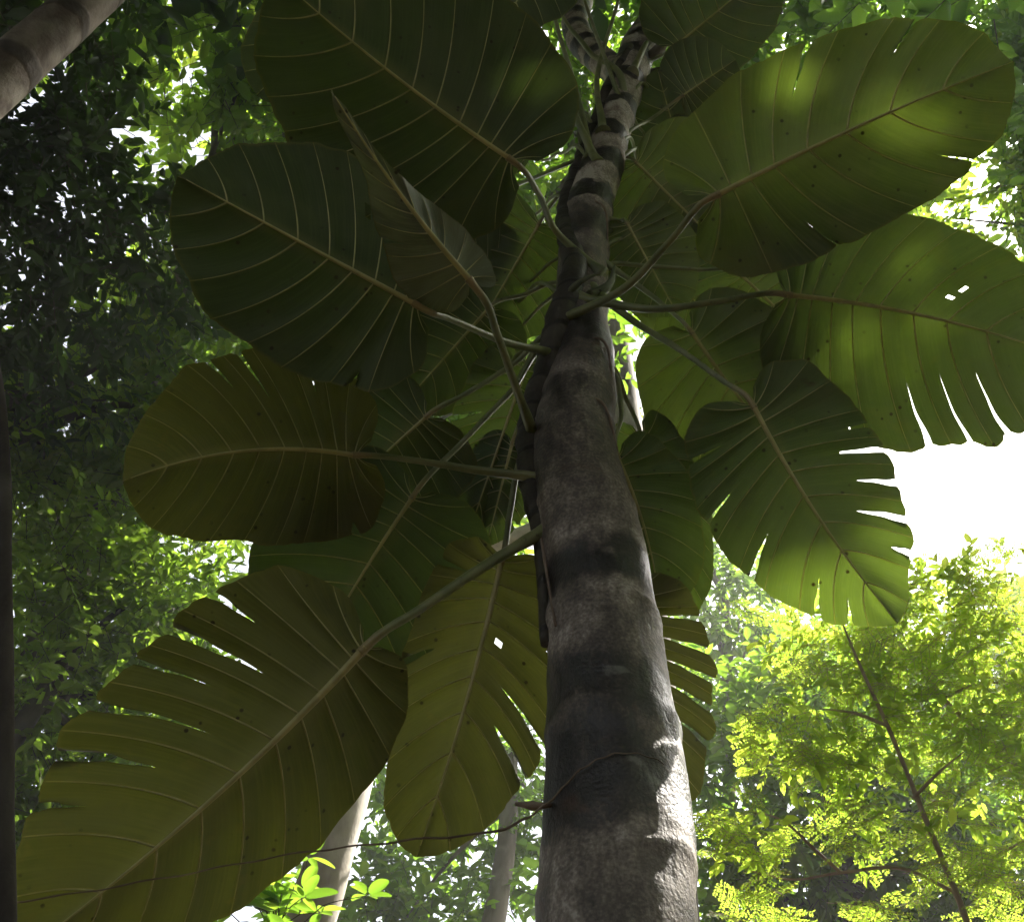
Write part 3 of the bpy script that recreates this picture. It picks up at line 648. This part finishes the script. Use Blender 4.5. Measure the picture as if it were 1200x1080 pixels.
def crown_parts(rng, blobs, twigs, per, ll, lw, clump=0.9, tint=(0.15, 0.75), gaps=False, hang=0.25, sticks=True, shell=0.5, cut=0.0):
    gaps = True
    """leafy twigs spread through a set of ellipsoids; cut > 0 thins the twigs out in noise-shaped pockets"""
    C = np.array([list(b[0]) for b in blobs]); Rd = np.array([b[1] if hasattr(b[1], '__len__') else (b[1],) * 3 for b in blobs], float)
    vol = Rd.prod(1) ** (2 / 3); w = vol / vol.sum()
    idx = rng.choice(len(blobs), twigs, p=w)
    dr = unit(rng.normal(size=(twigs, 3))); rad = rng.random(twigs) ** shell
    P = C[idx] + dr * Rd[idx] * rad[:, None]
    if cut > 0:
        f = 1.0 / clump
        keep = np.array([noise.noise(Vector(p) * f) + .5 * noise.noise(Vector(p) * f * 2.3) > -0.35 + cut * 0.35 for p in P])
        P, dr, idx = P[keep], dr[keep], idx[keep]
    n = len(P)
    ct = rng.random(len(blobs))[idx] * .35
    td = unit(dr * .7 + rng.normal(size=(n, 3)) * .7 + np.array([0, 0, .15 - hang]))
    sz = rng.uniform(.65, 1.45, n)
    tl = rng.uniform(.6, 1.3, n) * sz * ll * per * .30
    tt = rng.random(n) * .5
    # leaves along each twig
    k = np.tile(np.arange(per), n); ti = np.repeat(np.arange(n), per)
    s = (k + rng.random(n * per) * .6) / per
    LP = P[ti] + td[ti] * (s * tl[ti])[:, None]
    side = unit(np.cross(td, unit(rng.normal(size=(n, 3)) * .35 + np.array([0, 0, 1.]))))[ti] * np.where(k % 2 == 0, 1, -1)[:, None]
    D = unit(td[ti] * (.35 + .8 * s)[:, None] + side * (1.0 - .6 * s)[:, None] + rng.normal(size=(n * per, 3)) * .28 + np.array([0, 0, -hang]))
    N = unit(rng.normal(size=(n * per, 3)) * .45 + np.array([0, 0, 1.]))
    ln = ll * sz[ti] * rng.uniform(.6, 1.2, n * per); wd = lw * ln / ll * rng.uniform(.8, 1.2, n * per) * ll
    tv = np.clip(tint[0] + (tint[1] - tint[0]) * (rng.random(n * per) * .45 + tt[ti] * .5 + ct[ti]), 0, 1)
    if gaps:
        ok = ~(in_gap(LP) | in_gap(LP + D * ln[:, None] * .33) | in_gap(LP + D * ln[:, None] * .66) | in_gap(LP + D * ln[:, None]))
        LP, D, N, ln, wd, tv = LP[ok], D[ok], N[ok], ln[ok], wd[ok], tv[ok]
    v, f, t = leaf_arrays(LP, D, N, ln, wd, rng.uniform(.05, .3, len(LP)), tv)
    out = [(v, f, t, 0)]
    if sticks:
        if gaps:
            ok = ~(in_gap(P) | in_gap(P - td * (tl * .4)[:, None]) | in_gap(P + td * (tl * .5)[:, None]) | in_gap(P + td * tl[:, None])); P, td, tl = P[ok], td[ok], tl[ok]
        sv, sf = stick_arrays(P - td * (tl * .4)[:, None], P + td * tl[:, None], ll * .028, ll * .012)
        out.append((sv, sf, None, 1))
    return out

def limb_tubes(rng, m, start, ends, r0, wig=.12, n=10, sides=9):
    for e in ends:
        d = e - start; L = d.length
        pts = [start + d * t + Vector((0, 0, 1)) * (L * .10 * math.sin(t * math.pi)) + Vector(rng.normal(size=3)) * (L * wig * .3 * min(t, 1) * (t > 0)) for t in (0, .25, .5, .75, 1)]
        q = spline(pts, n); m.tube(q, lerp_list([r0, r0 * .72, r0 * .5, r0 * .32, r0 * .14], len(q)), sides, bump=.10, bscale=4)

def tree(name, label, seed, foot, top, r, blobs, twigs, per, ll, lw, fol, bark, cat='tree', lean=(), limbs=8, group=None, over=None, **kw):
    rng = np.random.default_rng(seed)
    root = empty(name, (foot[0], foot[1], 0), label, cat, group)
    F0 = Vector((foot[0], foot[1], -.1)); T = Vector(top)
    mids = [Vector(p) for p in lean] or [F0.lerp(T, .5) + Vector((rng.normal() * .15, rng.normal() * .15, 0))]
    pts = [F0] + mids + [T]; q = spline(pts, 18)
    m = MB(); rr = np.array(lerp_list([r * 1.5, r * 1.1, r, r * .9, r * .62], len(q))); m.tube(q, list(rr), 20, bump=.12, bscale=2.5)
    bl = sorted(blobs, key=lambda b: -(b[1] if not hasattr(b[1], '__len__') else max(b[1])))
    bl = [b for b in bl if not in_gap(np.array([list(T.lerp(Vector(b[0]), k / 30)) for k in range(31)]), .12).any()][:limbs]
    starts = [q[int(len(q) * .8)], q[-1], q[int(len(q) * .9)]]
    for i, b in enumerate(bl): limb_tubes(rng, m, starts[i % 3], [Vector(b[0])], r * .42, sides=8, n=7)
    m.build('trunk', [M[bark]], root)
    parts = crown_parts(rng, blobs, twigs, per, ll, lw, **kw)
    if over: parts += crown_parts(rng, over[0], over[1], per, over[2], lw, gaps=True, tint=(.1, .7))
    np_mesh('crown', parts, [M[fol], M['twig']], root)
    return root
def B(px, py, d, rpx, ry=None, rz=None):
    """an ellipsoid of foliage centred at a seen direction and distance, radius given in photo pixels at that distance"""
    s = d / F
    return (at(px, py, d), (rpx * s, (rz or rpx) * s, (ry or rpx) * s))

for p, r in [(on_trunk(800, 840), .07), (on_trunk(800, 880), .13), (on_trunk(803, 920), .12), (on_trunk(805, 955), .03),
             (at(1045, 680, 2.46), .085), (at(1020, 712, 2.45), .07), (at(1060, 640, 2.47), .05), (at(1050, 600, 2.5), .035), (at(1048, 318, 2.85), .03), (at(1008, 400, 2.9), .025), (at(962, 440, 2.9), .03), (at(1070, 395, 2.88), .025), (at(1045, 440, 2.9), .02),
             (at(1165, 400, 2.85), .03), (at(975, 385, 2.9), .02), (at(1090, 355, 2.88), .02), (at(915, 92, 2.7), .06), (at(1052, 128, 2.68), .045), (at(1092, 162, 2.66), .03), (at(950, 60, 2.7), .035),
             (at(409, 506, 2.64), .03), (at(590, 90, 2.95), .06), (at(425, 690, 2.66), .03), (at(765, 520, 2.95), .05), (at(432, 240, 2.52), .035), (at(438, 272, 2.52), .03), (at(420, 445, 2.46), .04), (at(803, 700, 2.95), .05)]:
    SUN_GAPS.append((p, r))

# ------------------------------------------------------------------ forest
def forest():
    # left: leaning ringed trunk at the top corner, its dark crown hanging in front of brighter trees
    a, b = at(0, 92, 5.0), at(112, -8, 5.5)
    dz = (b - a) / (b.z - a.z)
    foot = a - dz * a.z * .8
    tree('leaning_tree', 'brown tree with pale ring marks leaning across the top left corner under dark foliage', 11, (foot.x, foot.y), at(185, -70, 6.0), .125,
         [B(30, 40, 7.4, 150), B(50, 250, 7.6, 150), B(150, 300, 8.0, 100), B(-90, 380, 8, 140), B(-80, 150, 7.5, 160), B(60, -120, 7.5, 150), B(120, 160, 7.8, 70), B(40, 420, 8.2, 100)], 1500, 9, .115, .44, 'fol_dark', 'bark_brown',
         lean=[a - dz * 2.2, a, b], limbs=0, cut=.45, clump=.5, tint=(0, .6))
    tree('broadleaf_tree', 'bright green sunlit tree seen between the dark top left crown and the paddle leaves', 12, (-4.6, 8.5), at(285, 150, 12.5), .16,
         [B(270, 50, 11.5, 120), B(240, 190, 12, 90), B(330, 150, 12.5, 80), B(230, 340, 12, 110), B(240, -60, 12, 150), B(400, 60, 13, 150), B(500, 200, 13, 150)], 1500, 9, .17, .5, 'fol_lime', 'bark_grey', cut=.25, clump=.8, tint=(.2, .9),
         over=([(Vector((-5.5, .8, 13)), (3.6, 3.2, 1.6)), (Vector((-6, -5, 12.5)), (4, 4, 1.8)), (Vector((-9, 0, 9)), (2.5, 4.5, 3))], 4600, .2))  # unseen crown masses added overhead to cut skylight
    tree('broadleaf_tree', 'shady green tree filling the left side behind the highest rounded paddle leaf', 13, (-5.2, 5.0), at(60, 420, 9.5), .15,
         [B(120, 470, 9.5, 150), B(30, 560, 9.0, 140), B(170, 600, 10, 120), B(250, 460, 10.5, 120), B(-60, 480, 9.5, 150), B(200, 400, 10, 90), B(90, 660, 9.2, 120)], 1900, 9, .13, .42, 'fol_lime', 'bark_dark', cut=.5, clump=.6, tint=(.1, .9))
    tree('understorey_tree', 'low dark leafy tree at the far left beneath the shady green tree', 14, (-4.2, 5.2), at(90, 760, 8.0), .10,
         [B(90, 760, 8.2, 150), B(170, 700, 8.6, 110), B(30, 880, 7.8, 130), B(20, 1020, 7.5, 120), B(190, 830, 8.5, 110), B(-90, 900, 8, 160), B(150, 960, 8.2, 150)], 1900, 9, .115, .4, 'fol_lime', 'bark_dark', cut=.3, clump=.5, tint=(0, .75))
    # dark slim trunk on the left edge
    root = empty('dark_sapling', tuple(at(-2, 1300, 1.5).xy) + (0,), 'blackish slim trunk running up the left edge of the view, nearest on that side', 'tree')
    m = MB(); p0 = at(5, 1200, trunk_d(1200, 1.3)); q = spline([Vector((p0.x - .02, p0.y, -.05)), at(5, 1200, trunk_d(1200, 1.3)), at(6, 950, trunk_d(950, 1.3)), at(6, 700, trunk_d(700, 1.3)), at(4, 520, trunk_d(520, 1.3)), at(-6, 420, trunk_d(420, 1.3)), at(-40, 300, trunk_d(300, 1.3)), at(-150, 100, trunk_d(100, 1.3))], 10)
    m.tube(q, lerp_list([.016, .013, .012, .011, .010, .008, .006], len(q)), 14, bump=.15, bscale=8); m.build('trunk', [M['bark_dark']], root)
    np_mesh('crown', crown_parts(np.random.default_rng(5), [B(-330, 0, 3.2, 200), B(-420, 160, 3.0, 180)], 60, 8, .1, .42), [M['fol_dark'], M['twig']], root)
    # pale sunlit trunk low in the middle
    d = 7.0
    t0 = at(352, 1120, d)
    tree('pale_tree', 'white-barked sunlit tree with a forked trunk between the two lowest split leaves', 15, (t0.x - .25, t0.y - .3), at(438, 800, d + 1.2), .155,
         [B(470, 560, 9.5, 170), B(330, 420, 10, 160), B(560, 420, 10, 170), B(450, 300, 10.5, 200)], 1300, 9, .13, .45, 'fol_mid', 'bark_pale', lean=[t0, at(385, 1010, d + .3), at(418, 895, d + .7)], limbs=4, cut=.2, tint=(.1, .8))
    pale = bpy.data.objects['pale_tree']
    m = MB(); q = spline([at(418, 900, d + .7), at(445, 862, d + .8), at(475, 842, d + .9), at(540, 800, d + 1.1), at(590, 700, d + 1.4)], 10); m.tube(q, lerp_list([.085, .07, .06, .05, .03], len(q)), 12, bump=.12, bscale=6)
    m.build('branch', [M['bark_pale']], pale)
    m = MB(); q = spline([at(440, 800, d + 1.2), at(500, 690, d + 1.5), at(560, 645, d + 1.6), at(620, 622, d + 1.7), at(700, 560, d + 2)], 10); m.tube(q, lerp_list([.09, .075, .07, .06, .04], len(q)), 12, bump=.12, bscale=6)
    m.build('branch', [M['bark_pale']], pale)
    # trees low in the middle
    tree('broadleaf_tree', 'airy green tree low in the middle between the pale trunk and the ringed trunk', 16, tuple(at(610, 1300, 11).xy), at(600, 880, 12.5), .11,
         [B(540, 1000, 12, 100), B(480, 920, 12.5, 90), B(620, 930, 12.5, 80), B(420, 1030, 11.5, 90), B(590, 1080, 11.5, 110), B(560, 860, 13, 110), B(470, 1100, 11, 90)], 950, 9, .15, .48, 'fol_mid', 'bark_grey', cut=.35, clump=.7, tint=(.1, .8), lean=[at(575, 1100, 10.5), at(592, 1000, 11.3)])
    tree('tall_forest_tree', 'tall green tree behind the upper part of the ringed trunk', 17, (.9, 7.5), at(680, 120, 13), .17,
         [B(640, 90, 12.5, 110), B(760, 40, 13, 140), B(690, 240, 13, 110), B(560, 330, 13, 140), B(800, 180, 13, 120), B(640, -80, 13, 160), B(740, 330, 13.5, 100), B(600, 560, 14, 110)], 1500, 9, .16, .48, 'fol_mid', 'bark_grey', cut=.3, clump=.8, tint=(.2, .9), limbs=9,
         over=([(Vector((.5, .2, 14.5)), (3.6, 3.2, 1.6)), (Vector((4.5, -1.5, 14.5)), (3.6, 3.6, 1.6)), (Vector((-.5, -5, 14)), (4, 4, 1.6)), (Vector((5, -7, 13)), (4, 4, 1.8))], 6500, .2))  # more foliage added above the view to darken the leaves below
    tree('tall_forest_tree', 'dim green tall tree above the topmost right paddle leaf', 18, (.45, 9.8), at(930, -60, 13.5), .15, lean=[(.5, 9.8, 5), (.6, 9.6, 8.5), (1.3, 8.9, 11)], blobs=[B(880, 40, 13, 120), B(980, -10, 13.5, 110), B(1100, -20, 13.5, 130), B(1010, 120, 14, 120), B(1180, 70, 14, 90), B(880, -120, 13, 180)], twigs=1300, per=9, ll=.16, lw=.48, fol='fol_mid', bark='bark_dark', cut=.2, clump=.8, tint=(.1, .7))
    # right middle: loose small-leaved far trees against the bright sky
    tree('slender_tree', 'thin loose small-leaved tree against bright sky right of the ringed trunk', 19, tuple(at(800, 1400, 13).xy), at(850, 700, 15.5), .10,
         [B(850, 640, 15, 60), B(880, 720, 15, 75), B(800, 620, 15.5, 60), B(830, 760, 15, 70), B(930, 760, 15.5, 60), B(760, 560, 15.5, 60), B(745, 520, 16, 30), B(870, 690, 15, 45)], 620, 9, .14, .45, 'fol_mid', 'bark_grey', cut=.35, clump=.7, tint=(.3, .9))
    tree('tall_forest_tree', 'sparse sunlit tree at the right edge around the bright gap beside the upper paddle leaf', 20, (10.5, 6.0), at(1330, 200, 13), .15,
         [B(1190, 200, 12.5, 70), B(1150, 250, 12.5, 50), B(1230, 300, 12.8, 55), B(1200, 110, 13, 80), B(1260, 60, 13, 110), B(1300, 240, 13, 70), B(1090, 250, 13, 60)], 480, 9, .16, .48, 'fol_lime', 'bark_grey', cut=.3, clump=.7, tint=(.1, .9))
    # bottom right
    tree('understorey_tree', 'dense green broad-leaved tree low at right behind the feathery fronds', 21, tuple(at(980, 1500, 8.6).xy), at(980, 850, 9.4), .12,
         [B(900, 930, 9.2, 110), B(1010, 900, 9.6, 110), B(1120, 960, 9.4, 130), B(860, 840, 9.6, 80), B(960, 1040, 9, 130), B(1100, 1080, 8.8, 140), B(1220, 1000, 9.2, 130), B(840, 1040, 9, 90), B(960, 810, 10, 70)], 2000, 9, .13, .44, 'fol_mid', 'bark_dark', cut=.12, clump=.55, tint=(.1, .8))
    tree('tall_forest_tree', 'hazy yellow-green treetops far behind the feathery fronds at right', 22, tuple(at(1100, 1400, 16).xy), at(1100, 800, 18), .16,
         [B(1180, 760, 18, 90), B(1090, 790, 18, 80), B(1000, 800, 18.5, 80), B(1260, 780, 18, 100), B(920, 830, 18.5, 70), B(1130, 870, 18, 110)], 1100, 9, .2, .5, 'fol_lime', 'bark_grey', cut=.2, clump=1.0, tint=(.2, 1))
forest()

# ------------------------------------------------------------------ feathery tree on the right
def frond_arrays(rng, O, D, U, L, npin, nleaf):
    """bipinnate fronds: O origins, D directions, U upper sides; returns leaflet quads and the stalks"""
    lv = []; sa = []; sb = []
    for o, d, u, ln in zip(O, D, U, L):
        s = np.cross(d, u); s /= np.linalg.norm(s) + 1e-9; u = np.cross(s, d)
        sa.append(o); sb.append(o + d * ln - u * ln * .12)
        for i in range(npin):
            x = .18 + .82 * i / (npin - 1)
            p0 = o + d * ln * x - u * ln * .12 * x * x
            pl = ln * .42 * (1 - .45 * abs(x - .45))
            for sg in (-1, 1):
                pd = d * .55 + s * sg * .85 - u * rng.uniform(.02, .4) + rng.normal(0, .08, 3); pd /= np.linalg.norm(pd)
                sa.append(p0); sb.append(p0 + pd * pl)
                ps = np.cross(pd, u); ps /= np.linalg.norm(ps)
                k = (np.arange(nleaf) + .6) / nleaf
                k = np.clip(k + rng.normal(0, .02, nleaf), .02, 1); k = k[rng.random(nleaf) > .10]; nl = len(k)
                c = p0 + pd * (pl * k)[:, None]
                w = pl / nleaf * .46 * rng.uniform(.8, 1.15); ll = pl * rng.uniform(.20, .30) * (1 - .35 * k) * rng.uniform(.7, 1.15, nl)
                for s2 in (-1, 1):
                    ldir = ps * s2 * .95 + pd * .3 + u * rng.normal(-.1, .28, (nl, 1)) + rng.normal(0, .10, (nl, 3))
                    a = c + pd * w * .1
                    q = np.stack([a, a + ldir * (ll * .5)[:, None] + pd * w, a + ldir * ll[:, None], a + ldir * (ll * .5)[:, None] - pd * w], 1)
                    lv.append(q)
    v = np.concatenate(lv); n = len(v)
    f = (np.arange(n)[:, None] * 4 + np.arange(4)[None]).astype(np.int32)
    return v.reshape(-1, 3).astype(np.float32), f, n, np.array(sa), np.array(sb)

def feathery_tree():
    rng = np.random.default_rng(31)
    foot = at(1210, 1500, 4.2)
    root = empty('feathery_tree', (foot.x, foot.y, 0), 'slender tree with bright lime feathery compound leaves and bare reddish branches at the lower right', 'tree')
    d = 4.9
    m = MB()
    main = spline([Vector((foot.x, foot.y, -.1)), at(1180, 1250, 4.35), at(1135, 1085, 4.5), at(1085, 960, 4.7), at(1040, 850, 4.9), at(1008, 780, 5.0), at(985, 725, 5.1)], 14)
    m.tube(main, lerp_list([.05, .03, .014, .011, .009, .007, .004], len(main)), 10, bump=.15, bscale=12); m.build('trunk', [M['twig_tan']], root)
    specs = [[(1115, 1043, 4.6), (1060, 1018, 4.65), (985, 1022, 4.7), (925, 1030, 4.75), (880, 1020, 4.8)],
             [(1115, 1045, 4.6), (1150, 1015, 4.6), (1190, 990, 4.6), (1260, 960, 4.6)],
             [(985, 1022, 4.7), (955, 995, 4.75), (915, 960, 4.8), (880, 950, 4.9)],
             [(1330, 985, 5.3), (1200, 905, 5.35), (1150, 862, 5.4), (1105, 818, 5.45), (1060, 760, 5.5), (1035, 735, 5.6)],
             [(1150, 862, 5.4), (1180, 855, 5.4), (1230, 850, 5.4)], [(1105, 818, 5.45), (1150, 800, 5.4), (1210, 806, 5.3)],
             [(1070, 935, 4.72), (1100, 905, 4.75), (1130, 880, 4.8)], [(1040, 850, 4.9), (1000, 835, 4.95), (960, 830, 5.0)], [(1330, 985, 5.3), (1400, 1100, 5.2), (1330, 1400, 4.6)]]
    for i, sp_ in enumerate(specs):
        m = MB(); q = spline([at(*p) for p in sp_], 9); r = .0085 if i not in (3, 8) else .020
        m.tube(q, lerp_list([r, r * .85, r * .6, r * .3], len(q)), 8, bump=.15, bscale=14); m.build('branch', [M['twig_tan']], root)
    spots = [(862, 975, 4.6, 36, 9), (915, 890, 5.0, 45, 8), (985, 905, 5.0, 45, 9), (1060, 1000, 4.8, 45, 8), (930, 985, 4.8, 40, 7), (1180, 730, 5.6, 80, 26), (1090, 735, 5.6, 70, 22), (1150, 790, 5.4, 70, 24), (1040, 790, 5.3, 60, 16), (950, 770, 5.4, 55, 12), (1200, 840, 5.2, 60, 18), (1120, 860, 5.2, 60, 16), (1010, 950, 4.9, 42, 9), (1095, 940, 4.9, 45, 10),
             (950, 840, 5.1, 50, 11), (880, 1055, 4.7, 45, 13), (1010, 1060, 4.6, 45, 10), (1180, 1010, 4.6, 60, 20), (1200, 1075, 4.5, 60, 18), (1030, 850, 5.1, 50, 11), (1240, 930, 4.8, 60, 12), (1170, 900, 5.0, 45, 8), (1000, 730, 5.6, 50, 8)]
    O = []; D = []; U = []; L = []
    for px, py, dd, r, n in spots:
        c = np.array(at(px, py, dd))
        for _ in range(int(n * (1.05 if py < 880 else 1.1))):
            o = c + rng.normal(size=3) * r / F * dd * .62
            a = rng.random() * 6.283; dr = np.array([math.cos(a), math.sin(a), rng.normal(-.25, .25)]); dr /= np.linalg.norm(dr)
            u = np.array([rng.normal(0, .22), rng.normal(0, .22), 1.0]); u /= np.linalg.norm(u)
            O.append(o - dr * .12); D.append(dr); U.append(u); L.append(rng.uniform(.13, .29))
    v, f, n, sa, sb = frond_arrays(rng, O, D, U, L, 6, 9)
    tint = np.repeat(np.clip(rng.normal(.55, .25, n), 0, 1), 4).astype(np.float32)
    sv, sf = stick_arrays(sa, sb, .0016, .0008)
    extra = crown_parts(rng, [B(px, py, dd, r * .9) for px, py, dd, r, n in spots if py < 1000], 420, 9, .055, .5, tint=(.2, 1), hang=.1)
    np_mesh('crown', [(v, f, tint, 0), (sv, sf, None, 1)] + extra, [M['fol_feather'], M['twig_tan']], root)
feathery_tree()

# leafy saplings with whorled leaves near the trunk
def sapling(label, seed, px, py, d, rpx, n, ll, fol):
    rng = np.random.default_rng(seed)
    c = at(px, py, d)
    root = empty('leafy_sapling', (c.x, c.y, 0), label, 'sapling')
    tips = []
    m = MB(); m.tube(spline([Vector((c.x + .1, c.y + .1, -.05)), Vector((c.x + .05, c.y, c.z * .5)), c - Vector((0, 0, .65))], 8), lerp_list([.012, .008, .004], 17), 7, bump=.1, bscale=9)
    P = []; D = []
    for _ in range(n):
        t = np.array(c) + rng.normal(size=3) * rpx / F * d * np.array([.8, .5, .7])
        q = spline([c - Vector((0, 0, .7)), (c + Vector(t)) * .5 + Vector((0, 0, -.03)), Vector(t)], 5); m.tube(q, lerp_list([.003, .0015], len(q)), 5)
        k = rng.integers(6, 9)
        for j in range(k):
            a = 6.283 * (j + rng.random() * .5) / k
            dv = np.array([math.cos(a), math.sin(a), rng.uniform(-.1, .6)]); P.append(t); D.append(dv / np.linalg.norm(dv))
    m.build('stem', [M['twig']], root)
    P = np.array(P); D = np.array(D); n2 = len(P)
    N = unit(rng.normal(size=(n2, 3)) * .3 + np.array([0, 0, 1.]))
    ln = ll * rng.uniform(.6, 1.2, n2)
    v, f, t = leaf_arrays(P, D, N, ln, ln * .42, rng.uniform(.05, .25, n2), rng.uniform(.2, .9, n2))
    lo = np_mesh('leaves', [(v, f, t, 0)], [M[fol]], root)
    sub = lo.modifiers.new('smooth', 'SUBSURF'); sub.levels = sub.render_levels = 2
sapling('bright green sapling peeking out below the large lower left leaf, left of the pale trunk', 52, 330, 1055, 4.2, 46, 20, .13, 'fol_mid')

# ------------------------------------------------------------------ tree added towards the sun, its crown shaped to shade the philodendron
SUNLIT = [at(1100, 850, 5.0), at(1180, 730, 5.5), at(950, 1020, 4.7), at(1000, 760, 5.4), at(1190, 1000, 4.6), at(400, 960, 7.3), at(290, 100, 12), at(80, 870, 8), at(130, 520, 9.5), at(840, 985, 4), at(330, 1055, 4.2)]
def shades(c, r):
    """True where foliage of radius r at c would stand between the sun and the trees that are sunlit in the photograph"""
    for t in SUNLIT:
        w = c - t; k = w.dot(SUN)
        if k > 0 and (w - SUN * k).length < r: return True
    return False
def overhead(az0, az1, step=13):
    """unseen foliage blobs added to block skylight between two compass bearings, wherever the photograph does not look"""
    out = []
    for el, st in ((18, .9), (30, .9), (42, 1.0), (55, 1.2), (67, 1.7), (78, 3.0), (88, 8.0)):
        az = az0
        while az < az1:
            a, e = math.radians(az), math.radians(el)
            d = Vector((math.sin(a) * math.cos(e), math.cos(a) * math.cos(e), math.sin(e)))
            k = d.dot(FW); px = 600 + F * d.dot(R_) / max(k, .05); py = 540 - F * d.dot(UP) / max(k, .05)
            if (el < 40 and az > 150) or (el < 60 and 225 < az < 335): az += step * st; continue
            if shades(EYE + Vector((.3, 1, 0)) + d * 11.5, 1.9): az += step * st; continue
            if not (k > .1 and -230 < px < 1420 and -210 < py < 1400): out.append((EYE + Vector((0.3, 1, 0)) + d * 11.5, (1.75, 1.75, 1.4)))
            az += step * st
    return out

def added_shade_tree():
    rng = np.random.default_rng(77)
    blobs = []
    for p in LEAF_SPOTS:
        k = rng.uniform(10.5, 14)
        blobs.append((p + SUN * k, 0.55 * (1 + .25 * rng.random())))
    for py in (1100, 950, 800, 650, 500, 350, 200): blobs.append((trunk_point(py)[0] + SUN * rng.uniform(10.5, 13.5), .6))
    c = Vector((0, 0, 0))
    for b in blobs: c += b[0]
    c /= len(blobs)
    return tree('added_shade_tree', 'dark-leaved tree added beyond the right edge, its crown shaped to screen the sun from the paddle leaves', 78, (c.x + 4.5, c.y + 0.5), c + Vector((2.6, .1, -1.6)), .2, blobs, 9500, 9, .15, .5, 'fol_mid', 'bark_dark', limbs=7, gaps=True, tint=(.1, .7), over=(overhead(30, 150), 2600, .3))
added_shade_tree()

# ------------------------------------------------------------------ unseen forest added around the viewer to hold back stray light
def forest_ring():
    rng = np.random.default_rng(91); blobs = []
    for az in range(48, 318, 9):
        a = math.radians(az + rng.uniform(-3, 3))
        for h, r0 in ((1.6, 8.5), (5.0, 10), (9.0, 11.5), (13.0, 12.5)):
            r = r0 + rng.uniform(-.8, 1.2) + (2.5 if az < 95 else 0)
            if shades(Vector((math.sin(a) * r, math.cos(a) * r, h)), 2.0): continue
            blobs.append((Vector((math.sin(a) * r, math.cos(a) * r, h + rng.uniform(-.6, .6))), (1.7, 1.7, 2.3)))
    blobs2 = overhead(150, 390)
    parts = crown_parts(rng, blobs2, 2200, 8, .32, .5, tint=(0, .6), sticks=False) + crown_parts(rng, blobs, 4200, 8, .32, .5, tint=(0, .6), sticks=False)
    o = np_mesh('forest', parts, [M['fol_dark']], None); tag(o, 'unseen dark green forest added around the clearing behind the viewer to hold back light', 'forest', kind='stuff')
forest_ring()

# ------------------------------------------------------------------ thin air volume added to imitate veiling lens glare
def glare_haze(density):
    m = MB(); x0, x1, y0, y1, z0, z1 = -26, 26, -18, 34, -3, 32
    m.add([(x, y, z) for z in (z0, z1) for y in (y0, y1) for x in (x0, x1)], [(0, 2, 3, 1), (4, 5, 7, 6), (0, 1, 5, 4), (2, 6, 7, 3), (0, 4, 6, 2), (1, 3, 7, 5)])
    q = NT('glare_air'); v = q.n('ShaderNodeVolumePrincipled'); v.inputs['Color'].default_value = (1, 1, 1, 1); v.inputs['Density'].default_value = density; v.inputs['Anisotropy'].default_value = 0.45
    q.l(v.outputs[0], q.out.inputs['Volume'])
    o = m.build('glare_haze', [q.m], smooth=False); tag(o, kind='stuff')
glare_haze(0.0032)
